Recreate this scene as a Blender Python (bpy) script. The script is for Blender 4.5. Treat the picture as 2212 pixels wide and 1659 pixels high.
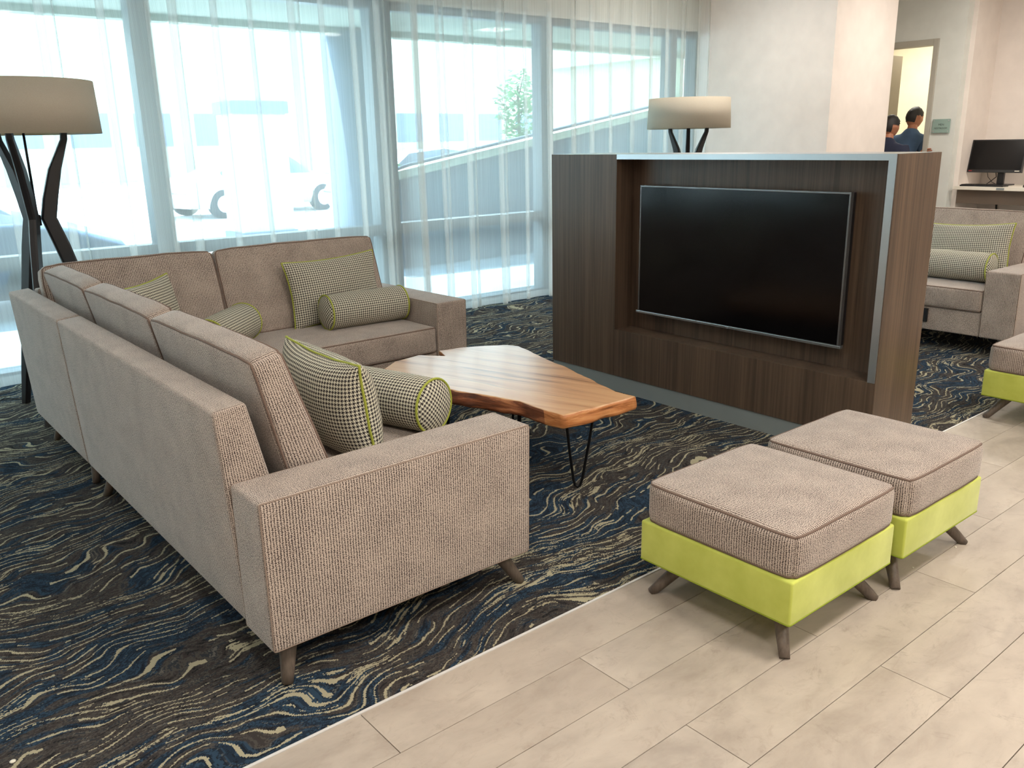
import bpy, bmesh, math, random
from mathutils import Vector, Matrix, noise
random.seed(7)
SC = bpy.context.scene
COL = SC.collection
for o in list(bpy.data.objects): bpy.data.objects.remove(o)

# ------------------------------------------------------------------ camera
F_PX, YAW, PITCH, ROLL, CAM_H = 1842.07, math.radians(50.661), math.radians(15.857), math.radians(1.12), 1.5
cam = bpy.data.cameras.new('camera'); cam_o = bpy.data.objects.new('camera', cam); COL.objects.link(cam_o)
cam.sensor_fit = 'HORIZONTAL'; cam.sensor_width = 36.0; cam.lens = F_PX / 2212 * 36.0
cam.clip_start = 0.05; cam.clip_end = 500
fw = Vector((math.cos(YAW)*math.cos(PITCH), math.sin(YAW)*math.cos(PITCH), -math.sin(PITCH)))
rt = Vector((math.sin(YAW), -math.cos(YAW), 0)); dn = fw.cross(rt)
c_, s_ = math.cos(ROLL), math.sin(ROLL)
rt, dn = c_*rt + s_*dn, -s_*rt + c_*dn
cam_o.matrix_world = Matrix(((rt.x, -dn.x, -fw.x, 0), (rt.y, -dn.y, -fw.y, 0), (rt.z, -dn.z, -fw.z, CAM_H), (0, 0, 0, 1)))
SC.camera = cam_o

# ------------------------------------------------------------------ world, sun, room lights, exposure
W = bpy.data.worlds.new('world'); SC.world = W; W.use_nodes = True
wn = W.node_tree.nodes; wl = W.node_tree.links
bg = wn['Background']; bg.inputs['Strength'].default_value = 9.5
tcw = wn.new('ShaderNodeTexCoord'); sepw = wn.new('ShaderNodeSeparateXYZ'); rw = wn.new('ShaderNodeValToRGB')
wl.new(tcw.outputs['Generated'], sepw.inputs[0]); wl.new(sepw.outputs['Z'], rw.inputs[0]); wl.new(rw.outputs[0], bg.inputs['Color'])
rw.color_ramp.elements[0].position = 0.0; rw.color_ramp.elements[0].color = (0.93, 0.98, 1.0, 1)
rw.color_ramp.elements[1].position = 0.8; rw.color_ramp.elements[1].color = (0.62, 0.82, 1.0, 1)
sun = bpy.data.lights.new('sun', 'SUN'); sun.energy = 20.0; sun.angle = math.radians(0.6); sun.color = (1.0, 0.96, 0.88)
sun_o = bpy.data.objects.new('sun', sun); COL.objects.link(sun_o)
sun_o.rotation_euler = Vector((0.25, 1.0, 1.85)).to_track_quat('Z', 'Y').to_euler()
def area(name, loc, sx, sy, power, color, rot=(0, 0, 0)):
    l = bpy.data.lights.new(name, 'AREA'); l.shape = 'RECTANGLE'; l.size = sx; l.size_y = sy; l.energy = power; l.color = color
    o = bpy.data.objects.new(name, l); COL.objects.link(o); o.location = loc; o.rotation_euler = rot; return o
WARM = (1.0, 0.915, 0.82)
for i, (x, y, p) in enumerate([(0.6, -1.6, 42), (3.0, -1.6, 42), (5.4, -1.6, 42), (0.2, 0.5, 38), (2.3, 0.2, 42), (4.6, 0.2, 40), (6.9, 0.2, 38),
                               (2.0, 3.3, 8), (5.4, 3.3, 12), (8.8, 2.0, 34), (8.6, 3.6, 30), (6.6, 5.0, 26), (-1.2, 2.6, 18)]):
    area('ceiling_light', (x, y, 3.16), 0.45, 0.45, p, WARM)
area('restroom_light', (11.2, 5.6, 2.9), 0.8, 0.8, 55, (1.0, 0.95, 0.84))
SC.view_settings.view_transform = 'Standard'; SC.view_settings.look = 'None'
SC.view_settings.gamma = 1.0; SC.view_settings.use_curve_mapping = False
SC.view_settings.exposure = 0.12

# ------------------------------------------------------------------ node helpers
class NT:
    def __init__(s, name):
        s.m = bpy.data.materials.new(name); s.m.use_nodes = True; s.nt = s.m.node_tree
        s.b = s.nt.nodes['Principled BSDF']; s.out = s.nt.nodes['Material Output']
    def n(s, t, **k):
        nd = s.nt.nodes.new(t)
        for a, v in k.items(): setattr(nd, a, v)
        return nd
    def l(s, a, b): s.nt.links.new(a, b)
    def put(s, v, sock):
        if isinstance(v, bpy.types.NodeSocket): s.l(v, sock)
        else: sock.default_value = v
    def math(s, op, a, b=0.0, c=0.0, clamp=False):
        nd = s.n('ShaderNodeMath', operation=op); nd.use_clamp = clamp
        s.put(a, nd.inputs[0]); s.put(b, nd.inputs[1]); s.put(c, nd.inputs[2]); return nd.outputs[0]
    def noise(s, vec, scale, detail=2.0, rough=0.5, dist=0.0, dim='3D'):
        nd = s.n('ShaderNodeTexNoise', noise_dimensions=dim)
        if vec is not None: s.l(vec, nd.inputs['Vector'])
        nd.inputs['Scale'].default_value = scale; nd.inputs['Detail'].default_value = detail
        nd.inputs['Roughness'].default_value = rough; nd.inputs['Distortion'].default_value = dist; return nd.outputs['Fac']
    def ramp(s, f, els, interp='LINEAR'):
        nd = s.n('ShaderNodeValToRGB'); s.l(f, nd.inputs[0]); cr = nd.color_ramp; cr.interpolation = interp
        while len(cr.elements) < len(els): cr.elements.new(0.5)
        for e, (p, c) in zip(cr.elements, els): e.position = p; e.color = (*c, 1) if len(c) == 3 else c
        return nd.outputs[0]
    def mix(s, f, a, b, bt='MIX'):
        nd = s.n('ShaderNodeMix', data_type='RGBA', blend_type=bt)
        s.put(f, nd.inputs[0])
        for v, k in ((a, 6), (b, 7)):
            if isinstance(v, tuple): v = (*v, 1)[:4]
            s.put(v, nd.inputs[k])
        return nd.outputs[2]
    def mapping(s, vec, scale=(1, 1, 1), rot=(0, 0, 0), loc=(0, 0, 0)):
        nd = s.n('ShaderNodeMapping'); s.l(vec, nd.inputs[0]); nd.inputs['Scale'].default_value = scale
        nd.inputs['Rotation'].default_value = rot; nd.inputs['Location'].default_value = loc; return nd.outputs[0]
    def bump(s, h, strength=0.3, dist=0.002):
        nd = s.n('ShaderNodeBump'); s.l(h, nd.inputs['Height']); nd.inputs['Strength'].default_value = strength
        nd.inputs['Distance'].default_value = dist; s.l(nd.outputs[0], s.b.inputs['Normal'])
    def coord(s, k='Object'): return s.n('ShaderNodeTexCoord').outputs[k]
    def pos(s): return s.n('ShaderNodeNewGeometry').outputs['Position']
    def sep(s, v): return s.n('ShaderNodeSeparateXYZ').outputs if False else s._sep(v)
    def _sep(s, v):
        nd = s.n('ShaderNodeSeparateXYZ'); s.l(v, nd.inputs[0]); return nd.outputs
    def comb(s, x, y, z=0.0):
        nd = s.n('ShaderNodeCombineXYZ'); s.put(x, nd.inputs[0]); s.put(y, nd.inputs[1]); s.put(z, nd.inputs[2]); return nd.outputs[0]
    def white(s, v):
        nd = s.n('ShaderNodeTexWhiteNoise', noise_dimensions='3D'); s.l(v, nd.inputs[0]); return nd.outputs['Value']
def srgb(r, g, b):
    f = lambda c: (c/255/12.92) if c/255 <= 0.04045 else ((c/255+0.055)/1.055)**2.4
    return (f(r), f(g), f(b))
def plain(name, col, rough=0.6, metal=0.0, spec=0.5, emit=None, es=1.0, nz=0.0):
    t = NT(name); t.b.inputs['Roughness'].default_value = rough; t.b.inputs['Metallic'].default_value = metal
    t.b.inputs['Specular IOR Level'].default_value = spec
    f = t.noise(t.pos(), 6.0, 3.0)
    d = 0.04 + nz
    t.l(t.ramp(f, [(0.25, tuple(c*(1-d) for c in col)), (0.75, tuple(min(1, c*(1+d)) for c in col))]), t.b.inputs['Base Color'])
    if emit: t.b.inputs['Emission Color'].default_value = (*emit, 1); t.b.inputs['Emission Strength'].default_value = es
    return t.m

def fabric(name, light, mid, dark):
    """chunky ribbed tweed: irregular dark stitches gathered along ribs that run up the cloth"""
    t = NT(name); x, y, z = t._sep(t.coord('UV')); P = 0.0088
    warp = t.noise(t.coord('UV'), 45.0, 2.0)
    xx = t.math('ADD', t.math('DIVIDE', x, P), t.math('MULTIPLY', warp, 0.5))
    col = t.math('FLOOR', xx); fu = t.math('FRACT', xx)
    d = t.math('ABSOLUTE', t.math('SUBTRACT', fu, 0.5))
    skew = t.math('ADD', t.math('DIVIDE', y, 0.0058), t.math('ADD', t.math('MULTIPLY', d, 1.1), t.math('MULTIPLY', t.white(t.comb(col, 3.3)), 1.0)))
    st = t.math('SINE', t.math('MULTIPLY', skew, 2*math.pi))
    nn = t.noise(t.comb(t.math('MULTIPLY', x, 330.0), t.math('MULTIPLY', y, 250.0)), 1.0, 2.0, 0.6)
    big = t.noise(t.coord('UV'), 9.0, 3.0)
    v = t.math('ADD', t.math('MULTIPLY', nn, 1.0), t.math('ADD', t.math('MULTIPLY', d, 0.62), t.math('ADD', t.math('MULTIPLY', st, 0.085), t.math('MULTIPLY', big, 0.16))))
    base = t.mix(t.noise(t.coord('UV'), 240.0, 2.0), light, mid)
    c = t.mix(t.ramp(v, [(0.72, (0, 0, 0)), (0.83, (1, 1, 1))]), base, dark)
    t.l(c, t.b.inputs['Base Color']); t.b.inputs['Roughness'].default_value = 0.95
    t.b.inputs['Specular IOR Level'].default_value = 0.15
    t.b.inputs['Sheen Weight'].default_value = 0.3; t.b.inputs['Sheen Roughness'].default_value = 0.5
    t.bump(t.math('MULTIPLY', v, -1.0), 0.5, 0.002); return t.m
M = {}
M['fabric'] = fabric('tweed', srgb(212, 198, 185), srgb(168, 153, 142), srgb(64, 53, 52))
M['seam'] = plain('seam_cord', srgb(116, 98, 88), 0.9); M['seam_soft'] = plain('seam_cord_pale', srgb(142, 126, 114), 0.95)

def houndstooth():
    t = NT('houndstooth'); x, y, z = t._sep(t.coord('UV')); P = 0.0135; th = P/8
    i = t.math('FLOOR', t.math('DIVIDE', x, th)); j = t.math('FLOOR', t.math('DIVIDE', y, th))
    mod = lambda a, b: t.math('FLOORED_MODULO', a, b)
    wa = t.math('LESS_THAN', mod(i, 8.0), 3.9); we = t.math('LESS_THAN', mod(j, 8.0), 3.9)
    tw = t.math('LESS_THAN', mod(t.math('ADD', i, j), 4.0), 1.9)
    f = t.math('ADD', t.math('MULTIPLY', tw, wa), t.math('MULTIPLY', t.math('SUBTRACT', 1.0, tw), we))
    c = t.mix(f, srgb(216, 213, 194), srgb(48, 43, 45))
    t.l(c, t.b.inputs['Base Color']); t.b.inputs['Roughness'].default_value = 0.9; t.b.inputs['Specular IOR Level'].default_value = 0.2
    t.bump(tw, 0.15, 0.0006); return t.m
M['hound'] = houndstooth()
M['lime_cord'] = plain('lime_piping', srgb(158, 166, 62), 0.7)
def velvet():
    t = NT('lime_velvet'); f = t.noise(t.pos(), 5.0, 4.0, 0.6)
    t.l(t.ramp(f, [(0.3, srgb(176, 186, 78)), (0.7, srgb(204, 213, 108))]), t.b.inputs['Base Color'])
    t.b.inputs['Roughness'].default_value = 0.85; t.b.inputs['Sheen Weight'].default_value = 0.5; t.b.inputs['Sheen Roughness'].default_value = 0.4
    t.b.inputs['Specular IOR Level'].default_value = 0.2
    t.bump(t.noise(t.pos(), 400.0), 0.1, 0.0005); return t.m
M['velvet'] = velvet()
M['velvet_seam'] = plain('lime_seam', srgb(140, 156, 40), 0.8)

def wood(name, cols, axis='Z', scale=1.0, rough=0.45, streak=60.0, spec=0.4):
    t = NT(name); st = {'Z': (streak, streak, 1.2), 'Y': (streak, 1.2, streak), 'X': (1.2, streak, streak)}[axis]
    v = t.mapping(t.pos(), tuple(s*scale for s in st))
    a = t.noise(v, 1.0, 4.0, 0.65); v2 = t.mapping(t.pos(), tuple(s*scale*0.12 for s in st)); b = t.noise(v2, 1.0, 2.0)
    f = t.math('ADD', t.math('MULTIPLY', a, 0.65), t.math('MULTIPLY', b, 0.45))
    t.l(t.ramp(f, cols), t.b.inputs['Base Color']); t.b.inputs['Roughness'].default_value = rough
    t.b.inputs['Specular IOR Level'].default_value = spec
    t.bump(a, 0.08, 0.0006); return t.m
M['walnut'] = wood('walnut_laminate', [(0.35, srgb(60, 48, 40)), (0.5, srgb(78, 64, 53)), (0.68, srgb(100, 82, 67))], 'Z', 1.0, 0.38, 70)
M['leg_wood'] = wood('grey_brown_leg', [(0.3, srgb(70, 63, 56)), (0.7, srgb(112, 100, 90))], 'Z', 1.0, 0.4, 120)

def slab_wood():
    t = NT('live_edge_wood'); p = t.mapping(t.pos(), (1, 1, 1), (0, 0, math.radians(-17)))
    w = t.noise(t.mapping(p, (3.0, 1.0, 3.0)), 1.0, 3.0)
    x, y, z = t._sep(p)
    xx = t.math('ADD', x, t.math('MULTIPLY', w, 0.16))
    v = t.comb(t.math('MULTIPLY', xx, 22.0), t.math('MULTIPLY', y, 1.3), t.math('MULTIPLY', z, 22.0))
    a = t.noise(v, 1.0, 5.0, 0.6)
    fine = t.noise(t.comb(t.math('MULTIPLY', xx, 220.0), t.math('MULTIPLY', y, 6.0), z), 1.0, 3.0)
    c = t.ramp(a, [(0.28, srgb(126, 88, 62)), (0.38, srgb(184, 138, 98)), (0.50, srgb(206, 160, 118)), (0.70, srgb(216, 178, 134))])
    c = t.mix(t.math('MULTIPLY', fine, 0.35), c, srgb(162, 118, 84))
    dk = t.noise(t.comb(t.math('MULTIPLY', xx, 30.0), t.math('MULTIPLY', y, 1.6), 5.0), 1.0, 3.0, 0.6)
    c = t.mix(t.ramp(dk, [(0.60, (0, 0, 0)), (0.70, (0.6, 0.6, 0.6))]), c, srgb(92, 64, 50))
    t.l(c, t.b.inputs['Base Color']); t.b.inputs['Roughness'].default_value = 0.32; t.b.inputs['Coat Weight'].default_value = 0.15
    t.b.inputs['Coat Roughness'].default_value = 0.12; return t.m
M['slab'] = slab_wood()
def bark(name, a, b, c):
    t = NT(name); v = t.mapping(t.pos(), (5, 5, 38)); f = t.noise(v, 1.0, 5.0, 0.65, 0.8)
    t.l(t.ramp(f, [(0.3, a), (0.5, b), (0.7, c)]), t.b.inputs['Base Color']); t.b.inputs['Roughness'].default_value = 0.45
    t.bump(f, 0.6, 0.006); return t.m
M['bark'] = bark('dark_live_edge', srgb(52, 26, 14), srgb(118, 66, 38), srgb(182, 120, 78))
M['endgrain'] = bark('sawn_end', srgb(120, 68, 34), srgb(184, 118, 68), srgb(216, 158, 104))
M['black_metal'] = plain('black_metal', srgb(28, 29, 32), 0.35, 0.6)
M['black_wood'] = plain('black_stained_wood', srgb(26, 25, 28), 0.42)
M['black_plastic'] = plain('black_plastic', srgb(24, 25, 27), 0.35)
M['steel'] = plain('brushed_steel', srgb(188, 194, 198), 0.32, 0.85)
M['bright_steel'] = plain('bright_edge_metal', srgb(232, 232, 230), 0.35, 0.3)
M['plinth'] = plain('grey_metal_plinth', srgb(140, 148, 148), 0.4, 0.2)
M['wall'] = plain('wall_paint', srgb(240, 231, 224), 0.9, 0, 0.2)
M['wall_cool'] = plain('wall_paint_grey', srgb(226, 229, 224), 0.9, 0, 0.2)
M['ceil'] = plain('ceiling_paint', srgb(235, 232, 226), 0.9)
M['restroom'] = plain('restroom_paint', srgb(228, 220, 196), 0.9)
M['frame'] = plain('anodised_frame', srgb(108, 120, 126), 0.45, 0.2)
M['door_frame'] = plain('door_frame_grey', srgb(184, 180, 168), 0.5)
M['door_leaf'] = plain('door_leaf_taupe', srgb(126, 116, 100), 0.5)
M['white_lam'] = plain('white_laminate', srgb(232, 226, 212), 0.4)
M['shade'] = None
def shade():
    t = NT('linen_shade'); f = t.noise(t.mapping(t.pos(), (160, 160, 400)), 1.0, 2.0)
    t.l(t.ramp(f, [(0.3, srgb(222, 213, 196)), (0.7, srgb(232, 224, 208))]), t.b.inputs['Base Color'])
    t.b.inputs['Roughness'].default_value = 0.9; tr = t.n('ShaderNodeBsdfTranslucent'); tr.inputs[0].default_value = (*srgb(200, 184, 150), 1)
    mx = t.n('ShaderNodeMixShader'); mx.inputs[0].default_value = 0.38; t.l(t.b.outputs[0], mx.inputs[1]); t.l(tr.outputs[0], mx.inputs[2])
    t.l(mx.outputs[0], t.out.inputs[0]); return t.m
M['shade'] = shade()
def sheer():
    t = NT('sheer_voile'); x, y, z = t._sep(t.coord('UV'))
    th = t.math('SINE', t.math('MULTIPLY', x, 2*math.pi/0.006))
    nz = t.noise(t.mapping(t.coord('UV'), (70, 1.0, 1)), 1.0, 3.0)
    op = t.math('ADD', 0.37, t.math('ADD', t.math('MULTIPLY', th, 0.03), t.math('MULTIPLY', t.math('SUBTRACT', nz, 0.5), 0.14)), clamp=True)
    df = t.n('ShaderNodeBsdfDiffuse'); df.inputs[0].default_value = (0.86, 0.86, 0.82, 1)
    tl = t.n('ShaderNodeBsdfTranslucent'); tl.inputs[0].default_value = (0.86, 0.88, 0.86, 1)
    tp = t.n('ShaderNodeBsdfTransparent')
    m1 = t.n('ShaderNodeMixShader'); m1.inputs[0].default_value = 0.5; t.l(df.outputs[0], m1.inputs[1]); t.l(tl.outputs[0], m1.inputs[2])
    m2 = t.n('ShaderNodeMixShader'); t.l(op, m2.inputs[0]); t.l(tp.outputs[0], m2.inputs[1]); t.l(m1.outputs[0], m2.inputs[2])
    t.l(m2.outputs[0], t.out.inputs[0]); return t.m
M['sheer'] = sheer()
def glass(name, tint, gl=0.07):
    t = NT(name); tp = t.n('ShaderNodeBsdfTransparent'); tp.inputs[0].default_value = (*tint, 1)
    g = t.n('ShaderNodeBsdfGlossy'); g.inputs['Roughness'].default_value = 0.02
    fr = t.n('ShaderNodeFresnel'); fr.inputs[0].default_value = 1.45
    mx = t.n('ShaderNodeMixShader'); t.l(t.math('MULTIPLY', fr.outputs[0], gl/0.05), mx.inputs[0]); t.l(tp.outputs[0], mx.inputs[1]); t.l(g.outputs[0], mx.inputs[2])
    t.l(mx.outputs[0], t.out.inputs[0]); return t.m
M['glass'] = glass('window_glass', (0.79, 0.885, 0.90), 0.012)
def screen():
    t = NT('tv_screen'); t.b.inputs['Base Color'].default_value = (0.002, 0.002, 0.0025, 1); t.b.inputs['Roughness'].default_value = 0.16
    t.b.inputs['Specular IOR Level'].default_value = 0.28
    t.bump(t.noise(t.pos(), 3.0), 0.02, 0.002); return t.m
M['screen'] = screen()

def tile_mat():
    t = NT('stone_tile'); p = t.pos(); oi = t.n('ShaderNodeObjectInfo').outputs['Random']
    sh = t.n('ShaderNodeVectorMath', operation='ADD'); t.l(p, sh.inputs[0]); t.l(t.comb(t.math('MULTIPLY', oi, 37.0), t.math('MULTIPLY', oi, 11.0), oi), sh.inputs[1])
    v = sh.outputs[0]
    a = t.noise(t.mapping(v, (2.0, 3.4, 1)), 1.6, 6.0, 0.6, 0.4); b = t.noise(t.mapping(v, (5, 9, 1)), 2.5, 8.0, 0.72, 0.8)
    c = t.ramp(a, [(0.32, srgb(154, 144, 134)), (0.5, srgb(176, 166, 155)), (0.68, srgb(190, 180, 168))])
    c = t.mix(t.ramp(b, [(0.52, (0, 0, 0)), (0.72, (0.5, 0.5, 0.5))]), c, srgb(146, 132, 120))
    c = t.mix(t.ramp(t.noise(t.mapping(v, (3, 3, 1), (0, 0, 0.5)), 1.3, 9.0, 0.8, 1.5), [(0.57, (0, 0, 0)), (0.68, (0.6, 0.6, 0.6))]), c, srgb(126, 116, 106))
    c = t.mix(t.math('MULTIPLY', oi, 0.28), c, srgb(178, 164, 148))
    t.l(c, t.b.inputs['Base Color']); t.b.inputs['Roughness'].default_value = 0.42
    t.bump(b, 0.06, 0.002); return t.m
M['tile'] = tile_mat()
M['grout'] = plain('grout', srgb(128, 116, 104), 0.95)

def carpet_mat():
    t = NT('wave_carpet'); p = t.pos(); x, y, z = t._sep(p)
    q = 0.0034
    jx = t.noise(p, 260.0, 1.0)
    xs = t.math('MULTIPLY', t.math('FLOOR', t.math('DIVIDE', t.math('ADD', x, t.math('MULTIPLY', jx, 0.007)), q*1.3)), q*1.3)
    ys = t.math('MULTIPLY', t.math('FLOOR', t.math('DIVIDE', t.math('ADD', y, t.math('MULTIPLY', jx, 0.007)), q)), q)
    v = t.comb(xs, ys)
    # streamlines: y bent by slow noise
    n1 = t.noise(t.mapping(v, (1.0, 1.25, 1)), 1.5, 1.5, 0.45)
    n2 = t.noise(t.mapping(v, (1.0, 1.0, 1), (0, 0, 0), (5, 3, 0)), 4.6, 1.0)
    bend = t.math('ADD', t.math('MULTIPLY', t.math('SUBTRACT', n1, 0.5), 0.62), t.math('MULTIPLY', t.math('SUBTRACT', n2, 0.5), 0.14))
    yb = t.math('ADD', ys, t.math('SUBTRACT', bend, t.math('MULTIPLY', xs, 0.10)))
    fine = t.noise(t.comb(t.math('MULTIPLY', xs, 13.0), t.math('MULTIPLY', yb, 80.0)), 1.0, 4.0, 0.7)
    med = t.noise(t.comb(t.math('MULTIPLY', xs, 3.0), t.math('MULTIPLY', yb, 20.0), 4.0), 1.0, 3.0, 0.6)
    big = t.noise(t.comb(t.math('MULTIPLY', xs, 0.8), t.math('MULTIPLY', yb, 3.0), 9.0), 1.0, 3.0, 0.6)
    g1 = t.ramp(fine, [(0.0, srgb(38, 38, 40)), (0.40, srgb(62, 58, 56)), (0.50, srgb(80, 76, 72)), (0.56, srgb(54, 58, 62)), (0.62, srgb(102, 99, 92))], 'CONSTANT')
    g2 = t.ramp(fine, [(0.0, srgb(32, 37, 45)), (0.42, srgb(38, 50, 64)), (0.50, srgb(50, 70, 88)), (0.56, srgb(36, 42, 52)), (0.62, srgb(92, 96, 94))], 'CONSTANT')
    sel = t.math('ADD', t.math('MULTIPLY', big, 0.48), t.math('MULTIPLY', med, 0.52))
    base = t.mix(t.ramp(sel, [(0.505, (0, 0, 0)), (0.52, (1, 1, 1))]), g1, g2)
    # fine cream contour lines
    ph = t.math('ADD', t.math('MULTIPLY', yb, 27.0), t.math('MULTIPLY', t.noise(t.comb(t.math('MULTIPLY', xs, 7.0), t.math('MULTIPLY', yb, 14.0), 2.0), 1.0, 2.0), 1.3))
    fr = t.math('ABSOLUTE', t.math('SUBTRACT', t.math('FRACT', ph), 0.5))
    wid = t.math('ADD', 0.080, t.math('MULTIPLY', t.math('SUBTRACT', fine, 0.5), 0.28))
    line = t.math('LESS_THAN', fr, wid)
    gap = t.math('GREATER_THAN', t.noise(t.comb(t.math('MULTIPLY', xs, 4.5), t.math('MULTIPLY', t.math('FLOOR', ph), 3.7)), 1.0, 2.0, 0.6), 0.475)
    line = t.math('MULTIPLY', line, gap)
    # cream blotches
    bl = t.noise(t.comb(t.math('MULTIPLY', xs, 9.0), t.math('MULTIPLY', yb, 72.0), 7.0), 1.0, 3.0, 0.62)
    zone = t.noise(t.comb(t.math('MULTIPLY', xs, 1.3), t.math('MULTIPLY', yb, 8.0), 13.0), 1.0, 2.0)
    blot = t.math('MULTIPLY', t.math('GREATER_THAN', bl, 0.55), t.math('GREATER_THAN', zone, 0.57))
    cream = t.math('MAXIMUM', line, blot)
    c = t.mix(t.math('MULTIPLY', cream, 0.92), base, t.mix(fine, srgb(196, 190, 160), srgb(160, 152, 128)))
    c = t.mix(t.math('MULTIPLY', t.noise(p, 500.0, 1.0), 0.25), c, (0.01, 0.01, 0.012))
    t.l(c, t.b.inputs['Base Color']); t.b.inputs['Roughness'].default_value = 1.0; t.b.inputs['Specular IOR Level'].default_value = 0.05
    t.bump(t.noise(p, 300.0, 2.0), 0.5, 0.003); return t.m
M['carpet'] = carpet_mat()

# ------------------------------------------------------------------ mesh helpers
def mesh_obj(name, verts, faces, mats, parent=None, smooth=False, uvs=None, fmat=None, recalc=True):
    me = bpy.data.meshes.new(name); me.from_pydata([tuple(v) for v in verts], [], faces); me.update()
    if recalc:
        bm = bmesh.new(); bm.from_mesh(me); bmesh.ops.recalc_face_normals(bm, faces=bm.faces[:]); bm.to_mesh(me); bm.free()
    return _fin(name, me, mats, parent, smooth, uvs, fmat)
def _fin(name, me, mats, parent, smooth, uvs=None, fmat=None):
    for m in (mats if isinstance(mats, (list, tuple)) else [mats]): me.materials.append(m)
    if uvs is not None:
        uv = me.uv_layers.new(name='UVMap')
        for p in me.polygons:
            for li, vi in zip(p.loop_indices, p.vertices): uv.data[li].uv = uvs(p.index, vi)
    if fmat:
        for p, k in zip(me.polygons, fmat): p.material_index = k
    if smooth: me.polygons.foreach_set('use_smooth', [True]*len(me.polygons))
    o = bpy.data.objects.new(name, me); COL.objects.link(o)
    if parent is not None:
        o.parent = parent
        me.transform(Matrix.Translation(-Vector(root_loc(parent))))
    return o
def root_loc(o):
    v = Vector((0, 0, 0))
    while o is not None: v += o.location; o = o.parent
    return v
def thing(name, label, cat, loc, group=None):
    o = bpy.data.objects.new(name, None); COL.objects.link(o); o.location = loc; o.empty_display_size = 0.1
    o['label'] = label; o['category'] = cat
    if group: o['group'] = group
    return o
def struct(o, label=None):
    o['kind'] = 'structure'
    if label: o['label'] = label
    return o
def dup(root, loc, label, group=None):
    r = root.copy(); COL.objects.link(r); r.location = loc; r['label'] = label
    if group: r['group'] = group
    for ch in list(root.children):
        c = ch.copy(); COL.objects.link(c); c.parent = r
        for g in list(ch.children):
            d = g.copy(); COL.objects.link(d); d.parent = c
    return r
class MB:
    """collects boxes, prisms and tubes into one mesh (world coordinates)"""
    def __init__(s): s.bm = bmesh.new(); s.mi = 0
    def box(s, x0, y0, z0, x1, y1, z1, bev=0.0, mi=0):
        r = bmesh.ops.create_cube(s.bm, size=1.0)
        for v in r['verts']:
            v.co = Vector(((x0+x1)/2 + v.co.x*(x1-x0), (y0+y1)/2 + v.co.y*(y1-y0), (z0+z1)/2 + v.co.z*(z1-z0)))
        fs = list({f for v in r['verts'] for f in v.link_faces})
        for f in fs: f.material_index = mi
        if bev > 0:
            es = list({e for v in r['verts'] for e in v.link_edges})
            bmesh.ops.bevel(s.bm, geom=es, offset=bev, segments=2, affect='EDGES', profile=0.6)
        return s
    def prism(s, pts, a, b, mi=0):
        """pts list of 3D points, extruded by vector b-a"""
        d = Vector(b) - Vector(a); v0 = [s.bm.verts.new(Vector(p)) for p in pts]; v1 = [s.bm.verts.new(Vector(p)+d) for p in pts]
        n = len(pts); fs = [s.bm.faces.new(v0), s.bm.faces.new(v1[::-1])]
        for i in range(n): fs.append(s.bm.faces.new((v0[i], v1[i], v1[(i+1) % n], v0[(i+1) % n])))
        for f in fs: f.material_index = mi
        return s
    def tube(s, pts, rad, seg=8, closed=False, caps=True, mi=0, flat=None):
        pts = [Vector(p) for p in pts]; n = len(pts); rads = rad if isinstance(rad, (list, tuple)) else [rad]*n
        rings = []; up = None
        for i, p in enumerate(pts):
            a = pts[(i-1) % n] if (closed or i > 0) else p; b = pts[(i+1) % n] if (closed or i < n-1) else p
            t = (b-a).normalized() if (b-a).length > 1e-9 else Vector((0, 0, 1))
            if up is None:
                up = Vector((0, 0, 1)) if abs(t.z) < 0.9 else Vector((1, 0, 0))
            u = up - t*up.dot(t)
            if u.length < 1e-6: u = t.orthogonal()
            u.normalize(); w = t.cross(u); up = u
            fl = flat if flat else 1.0
            rings.append([s.bm.verts.new(p + (u*math.cos(2*math.pi*k/seg) + w*math.sin(2*math.pi*k/seg)*fl)*rads[i]) for k in range(seg)])
        m = n if closed else n-1
        for i in range(m):
            A, B = rings[i], rings[(i+1) % n]
            for k in range(seg):
                f = s.bm.faces.new((A[k], A[(k+1) % seg], B[(k+1) % seg], B[k])); f.smooth = True; f.material_index = mi
        if caps and not closed:
            for R in (rings[0], rings[-1]):
                f = s.bm.faces.new(R); f.material_index = mi
        return s
    def lathe(s, c, prof, seg=32, axis='Z', mi=0):
        rings = []
        for r, h in prof:
            ring = []
            for k in range(seg):
                a = 2*math.pi*k/seg
                o = {'Z': (r*math.cos(a), r*math.sin(a), h), 'Y': (r*math.cos(a), h, r*math.sin(a)), 'X': (h, r*math.cos(a), r*math.sin(a))}[axis]
                ring.append(s.bm.verts.new(Vector(c)+Vector(o)))
            rings.append(ring)
        for A, B in zip(rings, rings[1:]):
            for k in range(seg):
                f = s.bm.faces.new((A[k], A[(k+1) % seg], B[(k+1) % seg], B[k])); f.smooth = True; f.material_index = mi
        for R in (rings[0], rings[-1]):
            f = s.bm.faces.new(R); f.material_index = mi
        return s
    def build(s, name, mats, parent=None, uv=True, smooth=False):
        bmesh.ops.recalc_face_normals(s.bm, faces=s.bm.faces[:])
        me = bpy.data.meshes.new(name); s.bm.to_mesh(me); s.bm.free()
        o = _fin(name, me, mats, parent, smooth)
        if uv:
            l = me.uv_layers.new(name='UVMap')
            for p in me.polygons:
                n = p.normal; k = max(range(3), key=lambda i: abs(n[i]))
                for li, vi in zip(p.loop_indices, p.vertices):
                    c = me.vertices[vi].co; l.data[li].uv = (c.y, c.z) if k == 0 else ((c.x, c.z) if k == 1 else (c.x, c.y))
        return o

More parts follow.
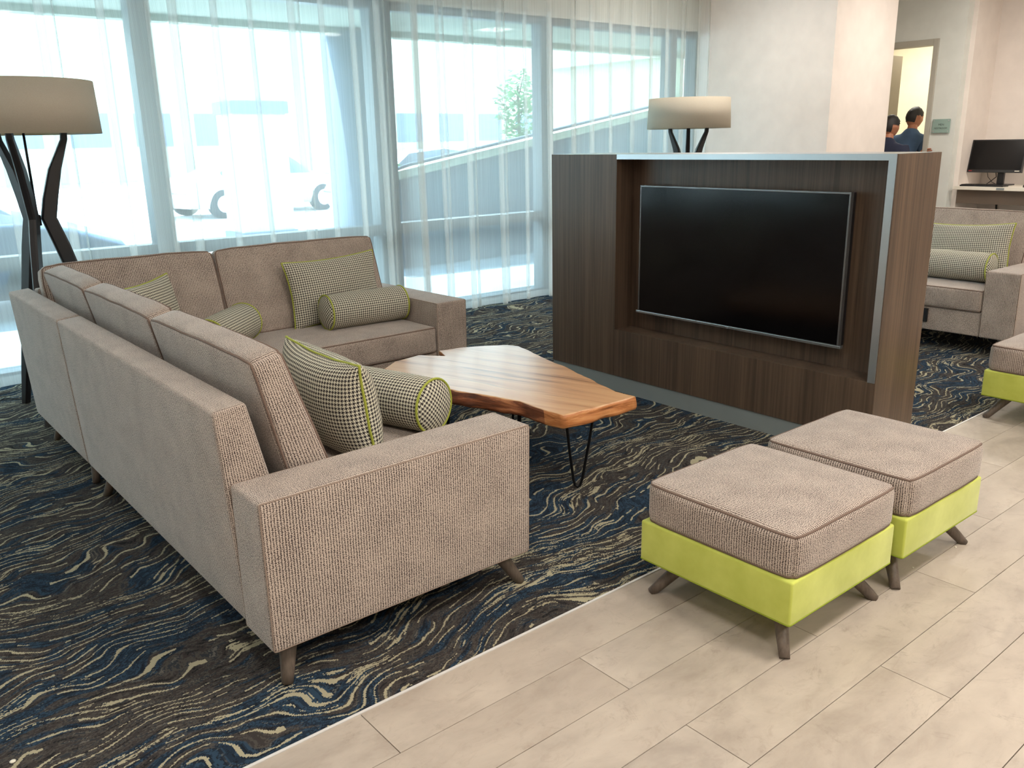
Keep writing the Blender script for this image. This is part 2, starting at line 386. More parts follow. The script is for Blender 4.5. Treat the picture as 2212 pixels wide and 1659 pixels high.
def soft(name, corners, r, mats, parent, bulge=(0, 0, 0), n=8, pipes=(), pipe_r=0.004, pipe_mat=None, wrinkle=0.0, pname='piping', plan=None):
    """rounded, slightly stuffed hexahedron. corners: 8 points indexed [ix][iy][iz]; pipes: list of (axis, sign) faces to cord"""
    C = corners
    def tri(u, v, w):
        p = Vector((0, 0, 0))
        for a in (0, 1):
            for b in (0, 1):
                for c in (0, 1):
                    p += Vector(C[a][b][c]) * ((u if a else 1-u)*(v if b else 1-v)*(w if c else 1-w))
        return p
    S = [(tri(1, .5, .5)-tri(0, .5, .5)).length, (tri(.5, 1, .5)-tri(.5, 0, .5)).length, (tri(.5, .5, 1)-tri(.5, .5, 0)).length]
    h = [s/2 for s in S]
    def mp(q):
        p = [q[i]*h[i] for i in range(3)]; inn = [max(-(h[i]-r), min(h[i]-r, p[i])) for i in range(3)]
        d = Vector([p[i]-inn[i] for i in range(3)])
        P = Vector(inn) + (d.normalized()*r if d.length > 1e-9 else Vector((0, 0, 0)))
        for k in range(3):
            i, j = [(1, 2), (0, 2), (0, 1)][k]
            P[k] += q[k]*bulge[k]*(1-q[i]**2)*(1-q[j]**2)
        if plan:
            k, cc = plan; i, j = [(1, 2), (0, 2), (0, 1)][k]; e = min(1.0, abs(q[i])*abs(q[j]))**9
            P[i] -= math.copysign(cc*e, q[i]); P[j] -= math.copysign(cc*e, q[j])
        if wrinkle:
            w = noise.noise(P*9.0 + Vector(C[0][0][0])*3)*wrinkle
            P += Vector(P).normalized()*w
        return tri(*[P[i]/S[i]+0.5 for i in range(3)])
    def samples(k):
        e = min(0.9, r/h[k]); inner = [-(1-e) + 2*(1-e)*i/n for i in range(n+1)]
        return [-1, -1+e*0.35, -1+e*0.7] + inner + [1-e*0.7, 1-e*0.35, 1]
    SS = [samples(k) for k in range(3)]
    verts = []; faces = []; uv = {}; idx = {}
    fuv = []
    for k in range(3):
        i, j = [(1, 2), (0, 2), (0, 1)][k]
        for sgn in (-1, 1):
            for a in range(len(SS[i])-1):
                for b in range(len(SS[j])-1):
                    f = []; u_ = []
                    for (aa, bb) in ((a, b), (a+1, b), (a+1, b+1), (a, b+1)):
                        q = [0, 0, 0]; q[k] = sgn; q[i] = SS[i][aa]; q[j] = SS[j][bb]; key = tuple(round(c, 6) for c in q)
                        if key not in idx: idx[key] = len(verts); verts.append(mp(q))
                        f.append(idx[key]); u_.append((q[i]*h[i] + 7.1*k + 3*sgn, q[j]*h[j]))
                    faces.append(f); fuv.append(u_)
    me = bpy.data.meshes.new(name); me.from_pydata([tuple(v) for v in verts], [], faces); me.update()
    l = me.uv_layers.new(name='UVMap')
    for p in me.polygons:
        for t, li in enumerate(p.loop_indices): l.data[li].uv = fuv[p.index][t]
    bm = bmesh.new(); bm.from_mesh(me); bmesh.ops.recalc_face_normals(bm, faces=bm.faces[:]); bm.to_mesh(me); bm.free()
    me.uv_layers.active = me.uv_layers[0]
    o = _fin(name, me, mats, parent, True)
    if pipes:
        for (k, sgn) in pipes:
            i, j = [(1, 2), (0, 2), (0, 1)][k]; loop = []
            A, B = SS[i], SS[j]
            per = [(x, -1) for x in A[:-1]] + [(1, y) for y in B[:-1]] + [(x, 1) for x in A[::-1][:-1]] + [(-1, y) for y in B[::-1][:-1]]
            for x, y in per:
                q = [0, 0, 0]; q[k] = sgn; q[i] = x; q[j] = y; loop.append(mp(q))
            mb = MB(); mb.tube(loop, pipe_r, 6, closed=True); mb.build(pname, pipe_mat or M['seam'], o, uv=False)
    return o
def box8(x0, x1, y0, y1, z0, z1):
    return [[[(x, y, z) for z in (z0, z1)] for y in (y0, y1)] for x in (x0, x1)]

# ------------------------------------------------------------------ room shell
def floor_shell():
    mb = MB(); mb.box(-3.0, -5.0, -0.2, 14.0, 6.6, -0.012); mb.box(10.0, 6.6, -0.2, 14.0, 7.0, -0.012); fl = mb.build('floor', M['grout']); struct(fl, 'pale stone tiled floor running past the carpet')
    # plank tiles, each its own piece near the camera
    L, Wd, g = 1.27, 0.2035, 0.0022
    meshes = {}
    def tile(x0, x1, y0, y1):
        key = (round(x1-x0, 4), round(y1-y0, 4))
        if key not in meshes:
            mb = MB(); mb.box(0, 0, -0.012, key[0], key[1], 0.0, 0.0009); o = mb.build('floor_tile', M['tile']); meshes[key] = o.data
            bpy.data.objects.remove(o)
        o = bpy.data.objects.new('floor_tile', meshes[key]); COL.objects.link(o); o.parent = fl; o.location = (x0, y0, 0)
    for r in range(26):
        y1 = 1.8215 - r*Wd; y0 = y1 - Wd + g
        off = 0.30 if r % 2 else 0.30 + L/2
        x = off - 3*L
        while x < 8.6:
            if x + L > -2.2: tile(max(x, -2.9), x+L-g, y0, y1)
            x += L
    mb = MB(); mb.box(8.8, -3.9, -0.012, 14, 1.817, -0.0005); mb.box(-2.95, -4.95, -0.012, 14, -3.95, -0.0005)
    t = mb.build('distant_tiles', M['tile'], fl); t['kind'] = 'stuff'
    mb = MB(); mb.box(-3.0, 1.832, -0.012, 10.7, 4.36, 0.0); mb.box(-3.0, 4.36, -0.012, 7.99, 6.42, 0.0); c = mb.build('carpet', M['carpet'])
    c['label'] = 'dark blue and brown wave-patterned carpet with cream streaks under the sofas'; c['category'] = 'carpet'
    mb = MB(); mb.box(-3.0, 1.8225, -0.012, 14.0, 1.831, 0.003, 0.001); struct(mb.build('trim_1', M['bright_steel']), 'thin metal strip between carpet and tile')
floor_shell()
H = 3.2
def slab(name, b, mat, label=None):
    mb = MB(); mb.box(*b); return struct(mb.build(name, mat), label)
slab('ceiling', (-3, -5, H, 14, 7.0, H+0.15), M['ceil'])
slab('wall_left', (-3.15, -5, -0.2, -3, 6.6, H), M['wall'])
slab('wall_front', (-3, -5.15, -0.2, 14, -5, H), M['wall'])
slab('wall_back', (-3, 6.43, 2.62, 8.0, 6.60, H), M['wall_cool'], 'pale wall band above the window heads')
slab('wall_pier', (8.0, 4.77, 0, 9.15, 6.6, H), M['wall'], 'white pier standing between the windows and the restroom door')
slab('wall_far', (9.15, 6.0, 0, 10.0, 6.15, H), M['wall_cool'])
slab('wall_restroom_back', (10.12, 6.9, 0, 12.4, 7.0, H), M['restroom'])
# door wall x = 10, opening y 4.753..5.70, z 0..2.44
mb = MB(); mb.box(10.0, 4.43, 0, 10.12, 4.753, H); mb.box(10.0, 5.70, 0, 10.12, 7.0, H); mb.box(10.0, 4.753, 2.44, 10.12, 5.70, H)
struct(mb.build('wall_right', M['wall_cool']), 'grey-white wall holding the restroom door')
slab('wall_return', (10.12, 4.38, 0, 10.72, 4.43, H), M['wall'])
slab('wall_alcove', (10.70, -5, 0, 10.82, 4.38, H), M['wall'], 'beige wall behind the computer counter')
slab('wall_restroom', (12.3, 4.43, 0, 12.4, 6.9, H), M['restroom'], 'cream lit wall seen through the restroom door')
slab('wall_restroom_side', (10.82, 4.38, 0, 12.4, 4.43, H), M['restroom'])
# door
mb = MB()
mb.box(9.975, 4.700, 0, 10.14, 4.756, 2.50, 0.004); mb.box(9.975, 5.697, 0, 10.14, 5.753, 2.50, 0.004); mb.box(9.975, 4.756, 2.437, 10.14, 5.697, 2.50, 0.004)
dr = struct(mb.build('door_1', M['door_frame']), 'grey steel frame of the restroom door')
a = Vector((10.13, 5.66, 0)); b = Vector((10.98, 5.60, 0)); d = (b-a).normalized(); nrm = Vector((-d.y, d.x, 0))*0.045
mb = MB(); mb.prism([a+Vector((0, 0, .01)), b+Vector((0, 0, .01)), b+nrm+Vector((0, 0, .01)), a+nrm+Vector((0, 0, .01))], (0, 0, 0), (0, 0, 2.42))
leaf = mb.build('door_leaf', M['door_leaf'], dr)
mb = MB(); hp = b - d*0.07 - nrm*0.1 + Vector((0, 0, 1.0)); mb.tube([hp, hp - nrm, hp - nrm - d*0.1], 0.009, 8); mb.build('door_handle', M['steel'], leaf)
mb = MB(); mb.box(9.988, 4.43, 0, 10.0, 4.70, 0.1); mb.box(10.69, -5, 0, 10.70, 4.38, 0.1); struct(mb.build('baseboard_right', M['white_lam']))
mb = MB(); mb.box(7.99, 4.77, 0, 8.0, 6.4, 0.1); mb.box(7.99, 4.76, 0, 9.16, 4.77, 0.1); struct(mb.build('baseboard_pier', M['white_lam']))

# windows
mx = [-3.0, -1.7, 0.15, 2.05, 3.95, 5.77, 7.60, 8.0]
mw = [0.1, 0.1, 0.1, 0.14, 0.20, 0.15, 0.10, 0.06]
for k in range(len(mx)-1):
    x0, x1 = mx[k]+mw[k]/2, mx[k+1]-mw[k+1]/2
    mb = MB()
    if k < 7: mb.box(mx[k]-mw[k]/2 if k else -3.0, 6.42, 0.0, x0, 6.56, 2.62, 0.004)
    if k == 6: mb.box(x1, 6.42, 0, 8.0, 6.56, 2.62, 0.004)
    mb.box(x0, 6.44, 0.0, x1, 6.55, 0.07, 0.003); mb.box(x0, 6.42, 0.745, x1, 6.56, 0.835, 0.004); mb.box(x0, 6.44, 2.555, x1, 6.55, 2.62, 0.003)
    w = struct(mb.build('window_%d' % (k+1), M['frame']))
    for z0, z1 in ((0.07, 0.745), (0.835, 2.555)):
        mb = MB(); mb.box(x0, 6.495, z0, x1, 6.501, z1); mb.build('pane', M['glass'], w)

# ------------------------------------------------------------------ curtains
def curtain(name, x0, x1, label, seed, edge=True):
    rnd = random.Random(seed); path = []; x = x0
    y = 6.27
    def add(px, py, bulk=0): path.append((px, py))
    while x < x1:
        gap = rnd.uniform(0.15, 0.26); fold = rnd.uniform(0.036, 0.066); dy = rnd.uniform(0.006, 0.016)
        yo = y + rnd.uniform(-0.006, 0.006)
        for t in range(5): add(x + gap*t/5, yo + 0.006*math.sin(math.pi*t/5))
        x += gap
        # z-fold: forward, back over itself, forward
        add(x, yo); add(x+fold*0.6, yo-dy*0.3); add(x+fold, yo-dy*0.8); add(x+fold*0.95, yo-dy*1.4); add(x+fold*0.4, yo-dy*1.6); add(x+0.002, yo-dy*1.9)
        add(x-0.002, yo-dy*2.4); add(x+fold*0.3, yo-dy*2.8); add(x+fold*0.9, yo-dy*2.7); add(x+fold*1.05, yo-dy*1.0)
        if rnd.random() < 0.3:      # thin ripple
            g = rnd.uniform(0.03, 0.06); add(x+fold+g, yo); add(x+fold+g+0.010, yo-0.012); add(x+fold+g+0.004, yo-0.02); add(x+fold+g+0.016, yo-0.002); x += g
        x += fold
    zs = [0.025 + (H-0.03-0.025)*i/14 for i in range(15)]
    verts = []; faces = []; uvv = []
    lens = [0]
    for a, b in zip(path, path[1:]): lens.append(lens[-1] + math.hypot(b[0]-a[0], b[1]-a[1]))
    for zi, z in enumerate(zs):
        for k, (px, py) in enumerate(path):
            sway = 0.03*noise.noise(Vector((px*1.3, z*0.35, seed)))*(1-z/H)
            fl = 1.0 + 0.9*(1-z/H)
            verts.append((px + sway, y + (py-y)*fl + 0.012*noise.noise(Vector((px*2, z*0.6, seed+5))), z)); uvv.append((lens[k], z))
    n = len(path)
    for zi in range(len(zs)-1):
        for k in range(n-1): faces.append((zi*n+k, zi*n+k+1, (zi+1)*n+k+1, (zi+1)*n+k))
    o = mesh_obj(name, verts, faces, M['sheer'], None, True, lambda f, v: uvv[v], recalc=False)
    # hem
    hv = []; hf = []
    for zz in (0.022, 0.085):
        for k, (px, py) in enumerate(path):
            z = zz; sway = 0.03*noise.noise(Vector((px*1.3, z*0.35, seed)))*(1-z/H)
            hv.append((px+sway, y + (py-y)*(1+0.9*(1-z/H)) + 0.012*noise.noise(Vector((px*2, z*0.6, seed+5))) - 0.002, z))
    for k in range(n-1): hf.append((k, k+1, n+k+1, n+k))
    h = mesh_obj('hem', hv, hf, M['sheer'], o, True, lambda f, v: (lens[v % n], hv[v][2]), recalc=False)
    o['label'] = label; o['category'] = 'curtain'; o['group'] = 'sheer curtains along the window wall'
    return o
curtain('sheer_curtain', -2.9, 1.95, 'white sheer curtain behind the large lamp at the left end of the windows', 1)
curtain('sheer_curtain', 1.93, 4.05, 'white sheer curtain behind the backs of the corner sofa', 2)
curtain('sheer_curtain', 3.97, 7.86, 'white sheer curtain hanging between the sofa arm and the white pier', 3)
mb = MB(); mb.box(-3, 6.18, H-0.03, 7.95, 6.30, H); t = mb.build('curtain_track', M['white_lam']); struct(t)

# ------------------------------------------------------------------ outdoors
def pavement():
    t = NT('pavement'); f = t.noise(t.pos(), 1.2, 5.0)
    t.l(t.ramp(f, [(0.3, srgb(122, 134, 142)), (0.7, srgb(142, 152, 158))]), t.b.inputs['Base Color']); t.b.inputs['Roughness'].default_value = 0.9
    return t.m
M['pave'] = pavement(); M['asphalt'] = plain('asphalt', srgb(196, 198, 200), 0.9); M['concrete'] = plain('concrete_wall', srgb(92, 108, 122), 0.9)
M['stucco'] = plain('pale_stucco', srgb(186, 192, 176), 0.9); M['column'] = plain('painted_column', srgb(112, 132, 152), 0.8)
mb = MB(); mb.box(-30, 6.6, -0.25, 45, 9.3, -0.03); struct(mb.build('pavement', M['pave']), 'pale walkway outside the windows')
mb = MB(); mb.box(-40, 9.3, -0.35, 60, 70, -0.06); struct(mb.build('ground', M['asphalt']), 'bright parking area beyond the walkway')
mb = MB(); mb.box(-12, 6.60, 2.66, 20, 8.5, 2.95); mb.box(-12, 8.35, 2.60, 20, 8.5, 3.2); struct(mb.build('canopy', M['stucco']), 'cream soffit overhanging the walkway outside')
mb = MB(); mb.lathe((4.86, 8.55, -0.03), [(0.33, 0), (0.33, 0.12), (0.30, 0.14), (0.30, 2.66)], 40)
c = mb.build('round_column', M['column']); struct(c, 'thick round column outside behind the curtain')
# ramp wall rising to the right, with cap and rail
def zr(x): return 1.18 + (x-5.84)*(1.88-1.18)/(10.11-5.84)
mb = MB(); mb.prism([(5.55, 9.25, -0.06), (13.5, 9.25, -0.06), (13.5, 9.25, zr(13.5)), (5.9, 9.25, zr(5.9)-0.02), (5.55, 9.25, 0.95)], (0, 0, 0), (0, 0.2, 0))
rwall = struct(mb.build('ramp_wall', M['concrete']), 'sloping concrete ramp wall outside')
mb = MB(); mb.prism([(5.75, 9.21, zr(5.75)-0.10), (13.5, 9.21, zr(13.5)-0.10), (13.5, 9.21, zr(13.5)-0.0), (5.75, 9.21, zr(5.75)-0.0)], (0, 0, 0), (0, 0.28, 0)); mb.build('wall_cap', M['stucco'], rwall)
mb = MB(); mb.tube([(5.65, 9.2, 1.0), (5.72, 9.2, zr(5.7)+0.03), (5.95, 9.2, zr(5.95)+0.05), (13.4, 9.2, zr(13.4)+0.05)], 0.022, 8); mb.build('handrail', M['concrete'], rwall)
mb = MB(); mb.box(11.2, 9.5, -0.06, 11.5, 12.4, 3.6); mb.box(11.0, 7.2, 2.75, 11.6, 12.4, 3.0); struct(mb.build('annex_wall', M['stucco']), 'pale wing of the building beyond the ramp')
# square pylon standing across the car park
p = thing('square_pillar', 'tall pale square pillar with a darker band seen outside through the curtain', 'pillar', (6.1, 14.2, -0.06))
mb = MB(); mb.box(5.70, 13.9, -0.06, 6.62, 14.6, 3.30, 0.02); mb.build('shaft', M['stucco'], p)
mb = MB(); mb.box(5.66, 13.86, 2.02, 6.66, 14.64, 2.22, 0.01); mb.build('band', M['column'], p)
mb = MB(); mb.box(5.66, 13.86, -0.06, 6.66, 14.64, 0.12, 0.01); mb.build('base', M['concrete'], p)
far = [(-14, 40, 14, 7), (4, 46, 16, 9), (24, 44, 18, 8)]
for i, (x, y, w, h) in enumerate(far):
    b = thing('building', ['long pale low building far across the car park, leftmost', 'pale building far across the car park behind the pillar', 'pale building far away above the ramp wall'][i], 'building', (x+w/2, y, -0.06), 'buildings across the car park')
    mb = MB(); mb.box(x, y, -0.06, x+w, y+6, h, 0.05); mb.build('wall', M['stucco'], b)
    mb = MB(); mb.box(x-0.2, y-0.3, h, x+w+0.2, y+6.2, h+0.3, 0.03); mb.build('roof', M['concrete'], b)
    for k in range(int(w//3)):
        mb = MB(); mb.box(x+0.8+k*3, y-0.03, 1.6, x+2.6+k*3, y+0.05, 3.2); mb.build('window', M['column'], b)
# cars
M['tyre'] = plain('tyre', srgb(40, 42, 46), 0.9); M['dark_glass'] = plain('car_glass', srgb(50, 62, 74), 0.08)
M['hub'] = plain('hubcap', srgb(190, 196, 202), 0.3, 0.6)
def car(x, y, ang, paint, label):
    t = thing('car', label, 'car', (x, y, -0.06), 'cars parked outside')
    t.rotation_euler = (0, 0, ang)
    Lc, Wc = 4.5, 1.78
    st = [(-2.25, .42, .62, .62, .80), (-2.15, .25, .78, .78, .94), (-1.6, .22, .90, .92, 1.0), (-1.25, .22, .92, 1.0, .86), (-0.75, .22, .93, 1.36, .70), (0.1, .22, .93, 1.44, .70), (0.7, .22, .93, 1.36, .70),
          (1.25, .22, .92, .98, .84), (1.7, .22, .84, .86, .98), (2.15, .25, .68, .70, .92), (2.25, .40, .55, .56, .78)]
    rings = []
    for (sx, zb, zs, zt, wt) in st:
        w = Wc/2*(0.93 if abs(sx) > 2.1 else 1.0); tw = Wc/2*wt*(1 if zt > 1.2 else 1)
        rings.append([(sx, -w*0.9, zb), (sx, -w, zb+0.18), (sx, -w, zs-0.05), (sx, -w*0.95, zs), (sx, -tw*0.92, (zs+zt)/2+0.02 if zt > zs+.1 else zs+.01), (sx, -tw*0.8, zt), (sx, 0, zt+0.03),
                      (sx, tw*0.8, zt), (sx, tw*0.92, (zs+zt)/2+0.02 if zt > zs+.1 else zs+.01), (sx, w*0.95, zs), (sx, w, zs-0.05), (sx, w, zb+0.18), (sx, w*0.9, zb)])
    vs = [v for r in rings for v in r]; n = len(rings[0]); fs = []; fm = []
    for i in range(len(rings)-1):
        for k in range(n-1):
            fs.append((i*n+k, i*n+k+1, (i+1)*n+k+1, (i+1)*n+k))
            fm.append(1 if (k in (3, 4, 7, 8) and 3 <= i <= 6) else 0)
        fs.append((i*n+n-1, i*n, (i+1)*n, (i+1)*n+n-1)); fm.append(0)
    fs.append(tuple(range(n))); fm.append(0); fs.append(tuple((len(rings)-1)*n+k for k in range(n))); fm.append(0)
    me = bpy.data.meshes.new('body'); me.from_pydata(vs, [], fs)
    bm = bmesh.new(); bm.from_mesh(me)
    for f, k in zip(bm.faces, fm): f.material_index = k
    bmesh.ops.recalc_face_normals(bm, faces=bm.faces[:]); bm.to_mesh(me); bm.free()
    me.materials.append(paint); me.materials.append(M['dark_glass']); me.polygons.foreach_set('use_smooth', [True]*len(me.polygons))
    o = bpy.data.objects.new('body', me); COL.objects.link(o); o.parent = t
    for sx in (-1.38, 1.40):
        for sy in (-1, 1):
            mb = MB(); mb.lathe((sx, sy*0.80, 0.32), [(0.20, -0.11), (0.32, -0.10), (0.32, 0.10), (0.20, 0.11)], 24, 'Y')
            me = mb.build('wheel', M['tyre']); me.parent = t
            mb = MB(); mb.lathe((sx, sy*0.915, 0.32), [(0.19, -0.01), (0.17, 0.01)], 16, 'Y'); hb = mb.build('hubcap', M['hub']); hb.parent = me
    return t
M['paint_blue'] = plain('blue_car_paint', srgb(60, 84, 112), 0.25, 0.3); M['paint_white'] = plain('white_car_paint', srgb(225, 228, 230), 0.3)
M['paint_silver'] = plain('silver_car_paint', srgb(176, 186, 196), 0.3, 0.4)
car(0.35, 9.95, math.radians(-3), M['paint_blue'], 'dark blue car parked close outside, behind the large floor lamp')
car(8.75, 20.5, math.radians(10), M['paint_white'], 'white car parked outside between the mullion and the square pillar')
car(11.2, 16.4, math.radians(-8), M['paint_silver'], 'silver car parked outside to the right of the round column')
# foliage
def leaf_mat(name, a, b):
    t = NT(name); f = t.noise(t.pos(), 9.0, 2.0); t.l(t.ramp(f, [(0.3, a), (0.7, b)]), t.b.inputs['Base Color']); t.b.inputs['Roughness'].default_value = 0.7
    tr = t.n('ShaderNodeBsdfTranslucent'); tr.inputs[0].default_value = (*b, 1); mx_ = t.n('ShaderNodeMixShader'); mx_.inputs[0].default_value = 0.35
    t.l(t.b.outputs[0], mx_.inputs[1]); t.l(tr.outputs[0], mx_.inputs[2]); t.l(mx_.outputs[0], t.out.inputs[0]); return t.m
M['leaf'] = leaf_mat('green_leaves', srgb(66, 100, 72), srgb(110, 150, 104)); M['trunk'] = plain('trunk', srgb(84, 74, 66), 0.9)
def foliage(c, rx, rz, n, seed, parent, lx=0.09):
    rnd = random.Random(seed); vs = []; fs = []
    for _ in range(n):
        d = Vector((rnd.gauss(0, 1), rnd.gauss(0, 1), rnd.gauss(0, 1))).normalized()*rnd.uniform(0.35, 1.0)**0.5
        d *= 0.75 + 0.5*noise.noise(d*2.3 + Vector((seed, 0, 0)))
        p = Vector(c) + Vector((d.x*rx, d.y*rx, d.z*rz)); a = Vector((rnd.gauss(0, 1), rnd.gauss(0, 1), rnd.gauss(0, .6))).normalized(); b = a.orthogonal().normalized()
        s = lx*rnd.uniform(0.6, 1.3); i = len(vs)
        vs += [p-a*s, p+b*s*0.4, p+a*s, p-b*s*0.4]; fs.append((i, i+1, i+2, i+3))
    o = mesh_obj('foliage', vs, fs, M['leaf'], parent, recalc=False); return o
t = thing('young_tree', 'slender young tree with sparse leaves outside left of the middle mullion', 'tree', (9.6, 11.4, -0.06))
mb = MB(); mb.tube([(9.6, 11.4, -0.06), (9.63, 11.4, 1.2), (9.6, 11.42, 2.4)], [0.045, 0.035, 0.015], 8)
for k in range(9): mb.tube([(9.61, 11.4, 1.1+k*0.14), (9.61+0.4*math.cos(k*2.1), 11.4+0.4*math.sin(k*2.1), 1.35+k*0.15)], [0.012, 0.004], 5)
mb.build('trunk', M['trunk'], t); foliage((9.6, 11.4, 2.0), 0.5, 0.85, 900, 3, t, 0.06)
for i, (x, y, lb) in enumerate([(7.2, 10.4, 'leafy green shrub in front of the silver car'), (6.75, 11.1, 'small shrub beside the round column outside'), (10.6, 12.2, 'low shrub at the foot of the young tree')]):
    t = thing('shrub', lb, 'shrub', (x, y, -0.06), 'shrubs beyond the ramp')
    foliage((x, y, 0.75), 0.55, 0.62, 900, 20+i, t, 0.07)
    mb = MB(); [mb.tube([(x, y, -0.06), (x+0.2*math.cos(k), y+0.2*math.sin(k), 0.7)], [0.015, 0.006], 5) for k in range(6)]; mb.build('stem', M['trunk'], t)

# ------------------------------------------------------------------ sectional sofa and other seats
def make_leg(parent, foot, top, r0=0.017, r1=0.029):
    f = Vector(foot); t = Vector(top); mb = MB()
    pts = [f + (t-f)*k/4 for k in range(5)]
    mb.tube(pts, [r0, r0+0.003, (r0+r1)/2, r1-0.003, r1], 16); return mb.build('leg', M['leg_wood'], parent, uv=False)
class Frame:
    """maps (u along the seat, d depth from outer back, z) to the world"""
    def __init__(s, kind, ref, u0): s.k = kind; s.r = ref; s.u0 = u0
    def __call__(s, u, d, z):
        if s.k == 'x': return (s.r + d, s.u0 + u, z)       # back along x = ref, seat looks to +x
        if s.k == '-x': return (s.r - d, s.u0 + u, z)
        return (s.u0 + u, s.r - d, z)                      # back along y = ref, seat looks to -y
def hexa(fr, u0, u1, dz):
    """dz: four (d, z) = outer bottom, inner bottom, outer top, inner top"""
    ob, ib, ot, it = dz
    return [[[fr(u, *ob), fr(u, *ot)], [fr(u, *ib), fr(u, *it)]] for u in (u0, u1)]
ZB = 0.13
BACK = [(0.01, ZB), (0.22, ZB), (-0.025, 0.80), (0.075, 0.81)]
BACKC = [(0.21, 0.44), (0.37, 0.45), (0.105, 0.92), (0.20, 0.945)]
def bcush(fr, u0, u1, parent):
    soft('back_cushion', hexa(fr, u0, u1, BACKC), 0.022, M['fabric'], parent, (0.004, 0.016, 0.008), 11, [(1, -1), (1, 1)], 0.0042, wrinkle=0.005, plan=(1, 0.011))
def scush(fr, u0, u1, parent, d0=0.22, d1=0.955):
    soft('seat_cushion', hexa(fr, u0, u1, [(d0, 0.30), (d1, 0.30), (d0, 0.45), (d1, 0.455)]), 0.022, M['fabric'], parent, (0.003, 0.008, 0.008), 9, [(2, -1), (2, 1)], 0.0042, wrinkle=0.002)
def arm(fr, u0, u1, parent):
    soft('arm', hexa(fr, u0, u1, [(0.0, ZB), (0.945, ZB), (0.0, 0.585), (0.955, 0.593)]), 0.012, M['fabric'], parent, (0.004, 0.0, 0.006), 8, [(0, -1), (0, 1)], 0.0026, M['seam_soft'])
def base(fr, u0, u1, parent, d0=0.05, d1=0.935):
    soft('seat_base', hexa(fr, u0, u1, [(d0, ZB), (d1, ZB), (d0, 0.30), (d1, 0.30)]), 0.01, M['fabric'], parent, (0, 0, 0), 3)
def back(fr, u0, u1, parent):
    soft('back_frame', hexa(fr, u0, u1, BACK), 0.014, M['fabric'], parent, (0.002, 0.006, 0.004), 8)
# near section: arm on the camera side
s1 = thing('sofa_section', 'tweed sofa section nearest the camera, its back and broad left arm in front', 'sofa', (1.25, 3.0, 0), 'sections of the corner sofa')
fr = Frame('x', 0.80, 0.0)
arm(fr, 2.05, 2.245, s1); back(fr, 2.245, 4.015, s1); base(fr, 2.245, 4.015, s1)
scush(fr, 2.25, 3.128, s1); scush(fr, 3.134, 4.012, s1); bcush(fr, 2.265, 3.17, s1); bcush(fr, 3.178, 4.07, s1)
for (fx, fy, tx, ty) in ((0.845, 2.085, 0.875, 2.12), (1.735, 2.09, 1.66, 2.14), (0.845, 3.93, 0.89, 3.88), (1.70, 3.93, 1.65, 3.88)): make_leg(s1, (fx, fy, 0), (tx, ty, 0.135))
# corner section
s2 = thing('sofa_section', 'square corner section of the tweed sofa beside the large lamp', 'sofa', (1.3, 4.55, 0), 'sections of the corner sofa')
fr2 = Frame('y', 5.06, 0.0)
soft('back_frame', hexa(fr, 4.025, 5.06, BACK), 0.014, M['fabric'], s2, (0.002, 0.006, 0.004), 8)
back(fr2, 0.90, 1.785, s2)
soft('seat_base', box8(0.86, 1.785, 4.025, 5.0, ZB, 0.30), 0.01, M['fabric'], s2, (0, 0, 0), 3)
soft('seat_cushion', box8(1.0, 1.78, 4.03, 4.84, 0.30, 0.455), 0.022, M['fabric'], s2, (0.003, 0.003, 0.008), 9, [(2, -1), (2, 1)], 0.0042)
bcush(fr, 4.078, 4.845, s2)
bcush(fr2, 0.90, 1.79, s2)
for (fx, fy, tx, ty) in ((0.85, 4.12, 0.88, 4.17), (0.86, 4.93, 0.90, 4.88), (1.70, 4.12, 1.65, 4.17), (1.7, 4.95, 1.65, 4.9)): make_leg(s2, (fx, fy, 0), (tx, ty, 0.135))
# far section with the right arm
s3 = thing('sofa_section', 'tweed sofa section along the windows with its arm at the right end', 'sofa', (2.4, 4.6, 0), 'sections of the corner sofa')
arm(fr2, 2.805, 3.02, s3); back(fr2, 1.795, 2.805, s3); base(fr2, 1.795, 2.805, s3)
scush(fr2, 1.79, 2.798, s3); bcush(fr2, 1.797, 2.83, s3)
for (fx, fy, tx, ty) in ((2.96, 4.16, 2.92, 4.21), (2.96, 4.99, 2.92, 4.94), (1.87, 4.16, 1.91, 4.21), (1.87, 4.99, 1.91, 4.94)): make_leg(s3, (fx, fy, 0), (tx, ty, 0.135))
# second seating group
s4 = thing('sofa', 'tweed sofa facing the other side of the console, below the computer counter', 'sofa', (6.7, 3.3, 0))
fr4 = Frame('-x', 7.12, 0.0)
arm(fr4, 2.185, 2.41, s4); back(fr4, 2.41, 4.3, s4); base(fr4, 2.41, 4.3, s4); arm(fr4, 4.3, 4.5, s4)
scush(fr4, 2.415, 3.35, s4, 0.22, 0.95); scush(fr4, 3.36, 4.295, s4, 0.22, 0.95); bcush(fr4, 2.42, 3.35, s4); bcush(fr4, 3.36, 4.29, s4)
for (fx, fy, tx, ty) in ((6.22, 2.24, 6.26, 2.29), (7.06, 2.24, 7.02, 2.29), (6.22, 4.45, 6.26, 4.4), (7.06, 4.45, 7.02, 4.4)): make_leg(s4, (fx, fy, 0), (tx, ty, 0.135))
mb = MB(); mb.box(6.168, 2.775, 0.185, 6.186, 2.835, 0.285, 0.004); mb.build('socket_plate', M['black_plastic'], s4)

